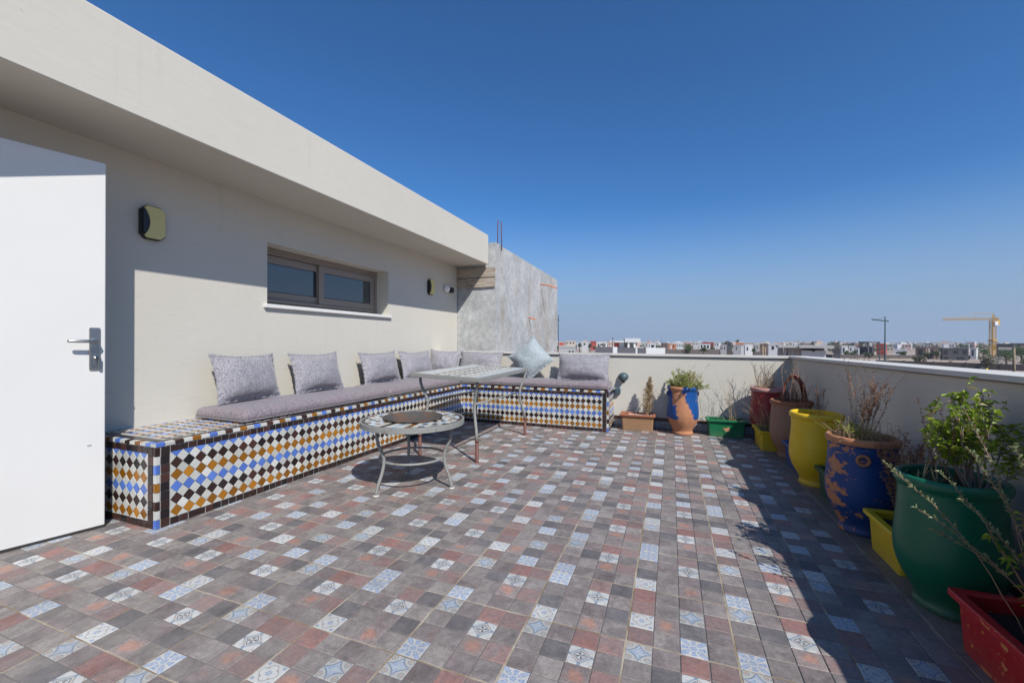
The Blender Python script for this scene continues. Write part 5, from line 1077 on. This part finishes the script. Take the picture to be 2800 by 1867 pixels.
# -- houses between and beyond: (u0, u1, roof v, distance, colour, windows, label)
HS = [
 (c1(105), c1(265), v1(352), 120, 'bld_gray', ((0.60, 0.72, 1.2, 2.6), (0.82, 0.94, 1.2, 2.6)), 'low grey block house beside the tall lamp post at the concrete wall'),
 (c1(98), c1(158), v1(308), 330, 'bld_pink', ((0.1, 0.9, 0.4, 2.6, 'bld_red'),), 'small pink house with a red upper band near the concrete wall'),
 (c1(166), c1(266), v1(298), 340, 'bld_cream', W3, 'square cream house left of the palm trunk'),
 (c1(325), c1(386), v1(306), 300, 'bld_lightgray', W1, 'narrow pale grey house right of the palm trunk'),
 (c1(415), c1(470), v1(300), 380, 'bld_red', W2, 'brick red house standing left of a white one'),
 (c1(478), c1(578), v1(312), 280, 'bld_white', ((0.05, 0.2, 0.9, 3), (0.5, 0.62, 0.8, 2.2), (0.78, 0.9, 0.8, 2.2)), 'white two storey house left of the white villa'),
 (c1(586), c1(648), v1(307), 320, 'bld_pink', W2, 'pinkish house touching the left side of the villa pavilion'),
 (c1(925), c1(985), v1(318), 300, 'bld_gray', W2, 'grey house just right of the villa pavilion'),
 (c1(985), c1(1056), v1(322), 280, 'bld_white', W3, 'white house with three openings right of the villa'),
 (c1(1108), c1(1182), v1(320), 260, 'bld_brown', W2, 'dark brown unfinished house beyond the villa'),
 (c1(1186), c1(1262), v1(328), 280, 'bld_orange', ((0.25, 0.42, 0.6, 3.4, 'bld_white'), (0.6, 0.75, 0.8, 2.4)), 'orange house with white strip beside the brown one'),
 (c1(1262), c1(1336), v1(322), 300, 'bld_lightgray', W3, 'light grey house left of the green trees'),
 (c1(1340), c1(1420), v1(312), 420, 'bld_pink', W2, 'dusty pink house rising behind the green trees'),
 (c1(1428), c1(1482), v1(308), 380, 'bld_gray', W2, 'grey house with a small roof hut behind the trees'),
 (c1(1490), c1(1600), v1(330), 240, 'bld_white', ((0.12, 0.28, 0.5, 2.2), (0.40, 0.6, 0.6, 2.4), (0.72, 0.9, 0.6, 2.4)), 'white flat roofed house in front of a red building'),
 (c1(1515), c1(1640), v1(312), 330, 'bld_red', W3, 'red brick building behind the white flat roofed house'),
 (c1(1632), c1(1690), v1(308), 270, 'bld_lightgray', W2, 'tall pale grey house beside the red brick building'),
 (c1(1735), c1(1812), v1(315), 290, 'bld_dark', W2, 'dark charcoal house left of the orange topped one'),
 (c1(1700), c1(1760), v1(338), 210, 'bld_gray', W2, 'low grey house in front of the charcoal one'),
 (c1(1822), c1(1926), v1(338), 200, 'bld_gray', ((0.3, 0.4, 0.9, 2.2), (0.8, 0.98, 0.2, 6.0, 'bld_white')), 'grey house with white corner strip by the wooden posts'),
 (c1(1850), c1(1940), v1(318), 260, 'bld_orange', W2, 'orange house peeking over the grey white cornered one'),
 (c1(1940), c1(2022), v1(334), 205, 'bld_white', ((0.22, 0.42, 1.2, 2.8),), 'bright white cubic house with one window'),
 (c1(1945), c1(2035), v1(314), 420, 'bld_cream', W3, 'distant cream house behind the white cubic house'),
 (c1(2025), c1(2082), v1(332), 230, 'bld_gray', W2, 'grey shed house right of the white cubic house'),
 (c1(2085), c1(2170), v1(326), 260, 'bld_brown', W2, 'brown house behind the pale post'),
 (c1(2172), c1(2266), v1(325), 170, 'bld_lightgray', W1, 'pale concrete house left of the low grey roof house'),
 (c2(165), c2(190), v2(360), 400, 'bld_white', W1, 'tiny white roof hut seen above the low grey house'),
 (c2(218), c2(252), v2(358), 400, 'bld_white', W1, 'second tiny white roof hut above the low grey house'),
 (c2(598), c2(668), v2(412), 200, 'bld_dark', W2, 'dark house at the right end of the low grey roof house'),
 (c2(676), c2(736), v2(390), 240, 'bld_white', ((0.15, 0.5, 1.0, 3.0), (0.62, 0.85, 4.2, 6.0)), 'white house with wide window left of the street lamp'),
 (c2(742), c2(800), v2(392), 245, 'bld_white', ((0.2, 0.45, 1.0, 2.6),), 'white house right next to the wide windowed one'),
 (c2(786), c2(838), v2(408), 225, 'bld_white', W2, 'low white house beside the dark block'),
 (c2(838), c2(962), v2(398), 210, 'bld_dark', ((0.1, 0.3, 1.2, 2.8), (0.5, 0.72, 1.2, 2.8), (0.97, 1.14, 0.1, 9, 'bld_cream')), 'dark unfinished block with cream end wall near the lamp'),
 (c2(998), c2(1082), v2(372), 205, 'bld_red', (), 'plain bright red wall house behind the street lamp'),
 (c2(1085), c2(1160), v2(398), 300, 'bld_cream', W2, 'cream house just right of the red wall house'),
 (c2(1160), c2(1282), v2(420), 215, 'bld_white', ((0.1, 0.9, 1.3, 2.2, 'bld_dark'),), 'long low white house right of the lamp'),
 (c2(1225), c2(1320), v2(376), 420, 'bld_pink', W3, 'distant pink house above the long low white house'),
 (c2(1350), c2(1455), v2(404), 200, 'bld_brown', ((0.25, 0.7, 1.0, 3.4),), 'brown unfinished house with a large dark opening'),
 (c2(1458), c2(1565), v2(402), 212, 'bld_brown', ((0.1, 0.25, 0.3, 5, 'bld_cream'), (0.4, 0.62, 1.0, 3.0)), 'brown unfinished house with a cream pillar'),
 (c2(1592), c2(1852), v2(412), 185, 'bld_dark', ((0.05, 0.2, 0.8, 2.6), (0.42, 0.62, 1.0, 2.2), (0.78, 0.94, 0.8, 2.6), (0.06, 0.22, 3.8, 5.4), (0.55, 0.85, 3.8, 5.4)), 'wide dark concrete frame house left of the crane'),
 (c2(1856), c2(1916), v2(408), 195, 'bld_lightgray', ((0.3, 0.6, 1.0, 3.6),), 'narrow light grey house attached to the dark frame house'),
 (c2(1660), c2(1720), v2(372), 380, 'bld_white', W2, 'white house far behind the dark frame house'),
 (c2(1755), c2(1850), v2(374), 370, 'bld_white', W3, 'wide white house far behind, left of the crane'),
 (c2(1405), c2(1500), v2(378), 390, 'bld_gray', W3, 'far grey house above the brown unfinished pair'),
 (c2(2092), c2(2262), v2(372), 215, 'bld_dark', ((0.1, 0.9, 1.6, 3.0, 'bld_cream'),), 'dark wide house with light band right of the crane'),
 (c2(2236), c2(2420), v2(366), 300, 'bld_brown', ((0.05, 0.95, 1.4, 3.0, 'bld_pink'),), 'long brown house at the right edge of the view'),
 (c2(2098), c2(2166), v2(494), 150, 'bld_cream', (), 'small cream site hut below the crane'),
]
for (u0, u1, vt, d, mt_, wn, lb) in HS: building(lb, u0, u1, vt, d, mt_, wn, yaw=random.Random(int(u0)).uniform(-0.16, 0.16))
# canopy on the red wall house
x, y, w_, zt = px_box(c2(920), c2(1030), v2(350), 206); t = thing('canopy_house', 'dark flat canopy roof on posts left of the red wall house', 'canopy', (x, y, GZ), YAW)
b = MB(); b.box(-w_/2, w_/2, 0, 6, zt-GZ-0.6, zt-GZ); part('roof', b, 'bld_dark', t)
for s_ in (-0.4, 0.42):
    b = MB(); b.box(w_*s_-0.3, w_*s_+0.3, 0.5, 1.1, 0, zt-GZ-0.605); part('post', b, 'bld_dark', t)
# far low town that reads as one mass
rr = random.Random(77); ft_ = MB(); FM = ['bld_white', 'bld_cream', 'bld_pink', 'bld_gray', 'bld_lightgray', 'bld_brown', 'bld_red']
for k in range(420):
    d = rr.uniform(430, 1300); u = rr.uniform(1380, 3300); x, y = at_depth(u, d); w_ = rr.uniform(6, 16); h_ = rr.uniform(3.8, 7.8)+(d-430)*0.0008; a = YAW-math.atan((u-1400)/F_PX)+rr.uniform(-.4, .4); c_, s_ = math.cos(a), math.sin(a); m0 = len(ft_.v)
    ft_.box(-w_/2, w_/2, -5, 5, GZ, GZ+h_, rr.choices(range(7), (2, 6, 5, 5, 3, 4, 1))[0])
    if rr.random() < 0.6: ft_.box(-w_*0.2, w_*0.25, -2, 2, GZ+h_, GZ+h_+2.2, rr.randrange(5))
    for i in range(m0, len(ft_.v)):
        q = ft_.v[i]; ft_.v[i] = (q[0]*c_-q[1]*s_+x, q[0]*s_+q[1]*c_+y, q[2])
o = link('distant_town', ft_.mesh('distant_town', FM)); tag(o, 'hazy band of small pale houses along the far horizon', 'town', kind='stuff')
rr = random.Random(78); dt = MB()
for k in range(280):
    d = rr.uniform(240, 900); u = rr.uniform(1400, 3200); x, y = at_depth(u, d); w_ = rr.uniform(3, 9); hh_ = rr.uniform(3.5, 8.0)
    for q in range(60):
        v_ = Vector((rr.gauss(0, 1), rr.gauss(0, 1), rr.gauss(0, 1))).normalized()*rr.uniform(0.4, 1); p = Vector((x+v_.x*w_*0.5, y+v_.y*w_*0.5, GZ+hh_*0.62+v_.z*hh_*0.38)); s_ = rr.uniform(0.3, 0.8); e1 = Vector((rr.gauss(0, 1), rr.gauss(0, 1), rr.gauss(0, 1))).normalized(); e2 = e1.cross(Vector((rr.gauss(0, 1), 1, rr.gauss(0, 1)))).normalized(); dt.add([p-e1*s_, p+e2*s_*.7, p+e1*s_, p-e2*s_*.7], [(0, 1, 2, 3)])
o = link('distant_trees', dt.mesh('distant_trees', 'tree_leaf')); tag(o, 'dark green trees scattered between the far houses', 'trees', kind='stuff')
# boundary walls
def bwall(label, ua, va, ub, vb, da, db, h_, mat='wall_dark'):
    xa, ya = at_depth(ua, da); xb, yb = at_depth(ub, db); L = math.hypot(xb-xa, yb-ya); t = thing('boundary_wall', label, 'wall', (xa, ya, GZ), math.atan2(yb-ya, xb-xa))
    b = MB(); b.box(0, L, -0.12, 0.12, 0, h_); part('wall_body', b, mat, t)
    b = MB(); n = int(L/6)
    for i in range(n+1): b.box(i*L/n-0.2, i*L/n+0.2, -0.2, 0.2, 0, h_+0.15)
    part('pillar', b, mat, t)
bwall('long dark boundary wall behind the white villa', c1(1155), 0, c1(1695), 0, 222, 232, 3.6)
bwall('long dark boundary wall left of the low grey roof house', c1(1692), 0, c1(2420), 0, 218, 205, 2.7)
bwall('dark boundary wall across the middle of the view behind the street lamp', c2(540), 0, c2(1900), 0, 206, 198, 1.7)
bwall('near dark roadside wall at the right beyond the parapet', c2(1000), 0, c2(2500), 0, 140, 112, 1.75)
bwall('low dark wall between the palm trunk and the villa', c1(262), 0, c1(452), 0, 210, 205, 2.2)
# asphalt road strip
rd = MB(); pa = [at_depth(u, d) for u, d in ((1500, 170), (3200, 128), (3200, 120), (1500, 160))]; rd.add([(x, y, GZ+0.02) for x, y in pa], [(3, 2, 1, 0)]); struct('road', rd, 'asphalt')
rd = MB(); pa = [at_depth(u, d) for u, d in ((1500, 104), (3300, 84), (3300, 70), (1500, 90))]; rd.add([(x, y, GZ+0.02) for x, y in pa], [(3, 2, 1, 0)]); struct('road', rd, 'asphalt')
# street lamps, poles
def post(name, label, u, vt, d, r, arms, mat='lamp_steel', cat='street lamp'):
    x, y = at_depth(u, d); zt = z_at(u, vt, d)-GZ; t = thing(name, label, cat, (x, y, GZ), YAW)
    b = MB(); b.tube([(0, 0, 0), (0, 0, zt*0.5), (0, 0, zt)], [r*1.25, r, r*0.75], 8); part('pole', b, mat, t)
    for (du0, dv0, du1, dv1, rr_) in arms:
        k = d/F_PX; b = MB(); b.tube([(du0*k, 0, zt-dv0*k), (du1*k, 0, zt-dv1*k)], rr_, 6); part('lamp_arm', b, mat, t)
post('street_lamp', 'tall teal lamp post right against the concrete wall edge', 1526.5, 861, 60, 0.075, ((-3, 13, 3, 15, 0.06),))
post('street_lamp', 'tall grey street lamp with long double arm against the sky', 2420, 866, 62, 0.095, ((-36, 7.5, 9, 12, 0.09), (-24, 6, 0, 1, 0.02)))
post('street_lamp', 'dark post with slanted arm in front of the red wall house', 2405, 934, 75, 0.09, ((-5, 22, 29, 9, 0.11),))
post('street_lamp', 'small thin lamp post beside the white villa', c1(635), v1(265), 160, 0.12, ((-1.5, 1, 1.5, 1, 0.25),))
post('mast', 'thin far radio mast above the houses right of the villa', c1(1117), v1(262), 420, 0.14, (), cat='mast')
post('wooden_pole', 'weathered wooden pole at the right edge of the view', 2773, v2(405), 82, 0.22, (), 'wood_pole', 'pole')
post('wooden_post', 'pale wooden post standing left of the low grey roof house', c1(2118), v1(345), 120, 0.30, (), 'wood_pole', 'post')
post('wooden_post', 'shorter pale wooden post just right of its twin', c1(2142), v1(352), 120, 0.22, (), 'wood_pole', 'post')
# tower crane
d = 226; x, y = at_depth(2714, d); cr = thing('tower_crane', 'orange tower crane with long horizontal jib above the trees', 'crane', (x, y, GZ), YAW)
kx = d/F_PX/3.36; zt = z_at(2714, v2(150), d)-GZ; hw = 0.85
def lattice(mb, p0, p1, w_, n, r=0.10):
    p0, p1 = Vector(p0), Vector(p1); ax = (p1-p0).normalized(); a = ax.cross(Vector((0, 1, 0))).normalized(); b_ = ax.cross(a); cs = [a*w_+b_*w_, a*-w_+b_*w_, a*-w_-b_*w_, a*w_-b_*w_]
    for c_ in cs: mb.tube([p0+c_, p1+c_], r, 4)
    for i in range(n):
        f0, f1 = i/n, (i+1)/n
        for q in range(4): mb.tube([p0.lerp(p1, f0)+cs[q], p0.lerp(p1, f1)+cs[(q+1) % 4]], r*0.7, 3, caps=False)
b = MB(); lattice(b, (0, 0, 0), (0, 0, zt-0.2), hw, 22, 0.19); part('mast', b, 'crane_paint', cr)
b = MB(); lattice(b, (-455*kx, 0, zt+0.2), (0, 0, zt+0.6), 0.55, 34, 0.10); part('jib', b, 'crane_paint', cr)
b = MB(); lattice(b, (0, 0, zt+0.6), (52*kx, 0, zt+0.4), 0.5, 5, 0.14); b.box(30*kx, 52*kx, -0.8, 0.8, zt-2.6, zt-0.2); part('counter_jib', b, 'crane_paint', cr)
b = MB(); b.tube([(-5*kx, 0, zt+0.5), (5*kx, 0, zt+58*kx)], 0.2, 4); b.tube([(12*kx, 0, zt+0.5), (5*kx, 0, zt+58*kx)], 0.2, 4); b.tube([(5*kx, 0, zt+58*kx), (-170*kx, 0, zt+58*kx)], 0.12, 4); b.tube([(-170*kx, 0, zt+58*kx), (-320*kx, 0, zt+0.8)], 0.08, 4); b.tube([(-160*kx, 0, zt+58*kx), (-165*kx, 0, zt+0.6)], 0.06, 4); b.tube([(5*kx, 0, zt+56*kx), (50*kx, 0, zt+0.6)], 0.12, 4); part('stay', b, 'crane_paint', cr)
b = MB(); b.bbox(-8*kx, 22*kx, -1.6, -1.2 + 1.0, zt-52*kx, zt-14*kx, 0.1); part('cab', b, 'bld_white', cr)
b = MB(); b.bbox(-20*kx, 20*kx, -1.4, 1.4, zt-190*kx-0.35, zt-190*kx+0.35, 0.1); part('collar', b, 'crane_paint', cr)
# trees
def tree(label, u0, u1, vt, vb, d, mat='tree_leaf', seed=1, name='tree', n=900, trunk=True, ls=1.0):
    uc = (u0+u1)/2; x, y = at_depth(uc, d); w_ = (u1-u0)*d/F_PX; zt = z_at(uc, vt, d)-GZ; zb = max(0.3, z_at(uc, vb, d)-GZ); t = thing(name, label, 'tree', (x, y, GZ), YAW)
    rr = random.Random(seed); tr = MB(); tr.tube([(0, 0, 0), (rr.uniform(-.2, .2), 0, zb+(zt-zb)*0.2), (rr.uniform(-.3, .3), 0, zb+(zt-zb)*0.6)], [0.28, 0.2, 0.1], 6)
    cr_ = MB(); cl = []
    for k in range(14):
        a = rr.uniform(0, 6.28); rad = rr.uniform(0.1, 0.72); zc = rr.uniform(0.15, 0.85); f_ = math.sin(math.pi*(0.15+0.75*zc))**0.6; cl.append((Vector((math.cos(a)*rad*w_/2*f_, math.sin(a)*rad*w_/2*f_, zb+(zt-zb)*zc)), rr.uniform(0.16, 0.30)*min(w_, (zt-zb)*1.4)))
        tr.tube([(0, 0, zb+(zt-zb)*0.25), cl[-1][0]], [0.09, 0.03], 4, caps=False)
    for k in range(n):
        c_, r_ = cl[rr.randrange(14)]; v_ = Vector((rr.gauss(0, 1), rr.gauss(0, 1), rr.gauss(0, .8))); v_ = v_.normalized()*r_*rr.uniform(0.5, 1.05); p = c_+v_; s_ = rr.uniform(0.16, 0.42)*ls*max(0.6, w_/9)
        e1 = Vector((rr.gauss(0, 1), rr.gauss(0, 1), rr.gauss(0, 1))).normalized(); e2 = e1.cross(Vector((rr.gauss(0, 1), rr.gauss(0, 1), rr.gauss(0, 1)))).normalized()
        cr_.add([p-e1*s_, p+e2*s_*0.6, p+e1*s_, p-e2*s_*0.6], [(0, 1, 2, 3)])
    part('trunk', tr, 'bark', t); part('crown', cr_, mat, t)
TR = [
 (c1(1318), c1(1445), v1(332), v1(392), 225, 'tree_leaf_bright', 'wide green tree in front of the dark boundary wall right of the villa'),
 (c1(1478), c1(1592), v1(362), v1(398), 220, 'tree_leaf_bright', 'low green tree below the white flat roofed house'),
 (c1(1728), c1(1818), v1(302), v1(345), 300, 'tree_leaf', 'dark tree beside the charcoal house'),
 (c1(1838), c1(1890), v1(288), v1(312), 420, 'tree_leaf', 'dark round tree crown on the skyline left of the corner'),
 (c1(285), c1(330), v1(318), v1(360), 260, 'tree_leaf_gray', 'grey scrubby palm tree between cream and pale grey houses'),
 (c1(382), c1(440), v1(325), v1(365), 280, 'tree_leaf_gray', 'dull shrubby tree right of the narrow pale grey house'),
 (c1(1010), c1(1050), v1(340), v1(360), 230, 'tree_leaf', 'small dark tree by the white house with three openings'),
 (c1(2008), c1(2050), v1(372), v1(404), 200, 'tree_leaf_bright', 'small green bush at the foot of the grey shed house'),
 (c2(390), c2(445), v2(346), v2(384), 420, 'tree_leaf_gray', 'dusky tree crown above the round opening of the grey house'),
 (c2(562), c2(612), v2(346), v2(386), 430, 'tree_leaf_gray', 'dusky tree crown right of the low grey roof, first of two'),
 (c2(612), c2(668), v2(346), v2(388), 430, 'tree_leaf_gray', 'dusky tree crown right of the low grey roof, second of two'),
 (c2(840), c2(900), v2(352), v2(378), 440, 'tree_leaf_gray', 'hazy tree crown above the dark unfinished block'),
 (c2(680), c2(760), v2(434), v2(470), 212, 'tree_leaf_bright', 'green garden bush under the white wide windowed house'),
 (c2(752), c2(842), v2(430), v2(472), 210, 'tree_leaf', 'dark green garden bush left of the dark unfinished block'),
 (c2(880), c2(1000), v2(452), v2(474), 203, 'tree_leaf_bright', 'long low green bush before the red wall house'),
 (c2(1190), c2(1290), v2(438), v2(474), 205, 'tree_leaf_bright', 'green bush in front of the long low white house'),
 (c2(1420), c2(1530), v2(448), v2(486), 196, 'tree_leaf', 'dark green bush before the brown unfinished houses'),
 (c2(1326), c2(1456), v2(482), v2(548), 145, 'tree_leaf_gray', 'round grey green tree by the roadside wall'),
 (c2(1510), c2(1592), v2(432), v2(480), 198, 'tree_leaf', 'green bush between brown and dark frame houses'),
 (c2(1918), c2(2042), v2(416), v2(482), 205, 'tree_leaf_bright', 'leafy green tree left of the crane mast'),
 (c2(1940), c2(2140), v2(474), v2(600), 118, 'tree_leaf_gray', 'big spreading grey green bush below the crane'),
 (c2(2124), c2(2256), v2(428), v2(540), 150, 'tree_leaf_bright', 'dense green tree right of the crane mast'),
 (c2(2256), c2(2400), v2(398), v2(482), 185, 'tree_leaf_bright', 'bright green tree at the right edge of the view'),
 (c2(2300), c2(2440), v2(470), v2(560), 130, 'tree_leaf', 'dark green bush at the far right behind the wooden pole'),
]
for i, (u0, u1, vt, vb, d, mt_, lb) in enumerate(TR): tree(lb, u0, u1, vt, vb, d, mt_, 300+i)
# scrub scattered over the open ground
sb = MB(); rr = random.Random(9)
for k in range(260):
    u = rr.uniform(1480, 3200); d = rr.uniform(75, 220); x, y = at_depth(u, d); r_ = rr.uniform(0.25, 0.9)
    for q in range(10):
        p = Vector((x+rr.gauss(0, r_), y+rr.gauss(0, r_), GZ+abs(rr.gauss(0, r_*0.5)))); s_ = rr.uniform(.12, .35); e1 = Vector((rr.gauss(0, 1), rr.gauss(0, 1), rr.gauss(0, 1))).normalized(); e2 = e1.cross(Vector((rr.gauss(0, 1), 1, rr.gauss(0, 1)))).normalized(); sb.add([p-e1*s_, p+e2*s_*.6, p+e1*s_, p-e2*s_*.6], [(0, 1, 2, 3)])
o = link('scrub', sb.mesh('scrub', 'tree_leaf_gray')); tag(o, 'dry scrub scattered over the sandy ground', 'scrub', kind='stuff')
# vehicles at the right edge
d = 86; x, y = at_depth(c2(2240), d); car = thing('parked_car', 'dark car parked by the wooden pole at the right edge', 'car', (x, y, GZ), YAW+0.1)
b = MB(); pr_ = [(-2.1, 0.35), (2.1, 0.35), (2.15, 0.85), (1.25, 0.95), (0.7, 1.42), (-0.9, 1.45), (-1.6, 0.98), (-2.15, 0.85)]; b.prism([(q[0], q[1]) for q in pr_], -0.82, 0.82); b.v = [(q[0], q[2], q[1]) for q in b.v]; part('body', b, 'car_dark', car)
for s_ in (-1, 1):
    b = MB(); pw = [(1.05, 0.98), (0.62, 1.36), (-0.82, 1.38), (-1.35, 1.0)]; b.prism(pw, 0.80*s_, 0.835*s_); b.v = [(q[0], q[2], q[1]) for q in b.v]; part('window', b, 'bld_window', car)
    for xx in (-1.3, 1.3):
        b = MB(); b.tube([(xx, s_*0.66, 0.33), (xx, s_*0.88, 0.33)], 0.33, 14); part('wheel', b, 'bld_dark', car)
d = 96; x, y = at_depth(c2(1948), d); yd = thing('yellow_digger', 'small yellow digger on the sandy ground at the right', 'digger', (x, y, GZ), YAW)
b = MB(); b.bbox(-1.2, 0.8, -0.8, 0.8, 0.6, 1.3, 0.1); part('body', b, 'machine_yellow', yd)
b = MB(); b.bbox(-0.6, 0.5, -0.6, 0.6, 1.3, 2.1, 0.08); part('cab', b, 'bld_window', yd)
b = MB(); b.tube([(0.8, 0, 1.1), (1.7, 0, 1.7), (2.2, 0, 0.5)], 0.14, 6); part('arm', b, 'machine_yellow', yd)
for s_ in (-1, 1):
    b = MB(); b.bbox(-1.3, 0.9, s_*0.75-0.22, s_*0.75+0.22, 0, 0.58, 0.12); part('track', b, 'bld_dark', yd)

# ---- the thin dry haze over the plain
mt = bpy.data.materials.new('haze_air'); mt.use_nodes = True; nn = mt.node_tree.nodes; nn.clear()
vo = nn.new('ShaderNodeVolumePrincipled'); ou = nn.new('ShaderNodeOutputMaterial'); vo.inputs['Color'].default_value = (0.86, 0.90, 0.96, 1); vo.inputs['Density'].default_value = 0.00022; vo.inputs['Anisotropy'].default_value = 0.2
mt.node_tree.links.new(vo.outputs[0], ou.inputs['Volume']); MATS['haze_air'] = mt
b = MB(); b.box(-1510, 1510, -1510, 1510, GZ-1, 24); o = link('haze', b.mesh('haze', 'haze_air')); o['kind'] = 'stuff'
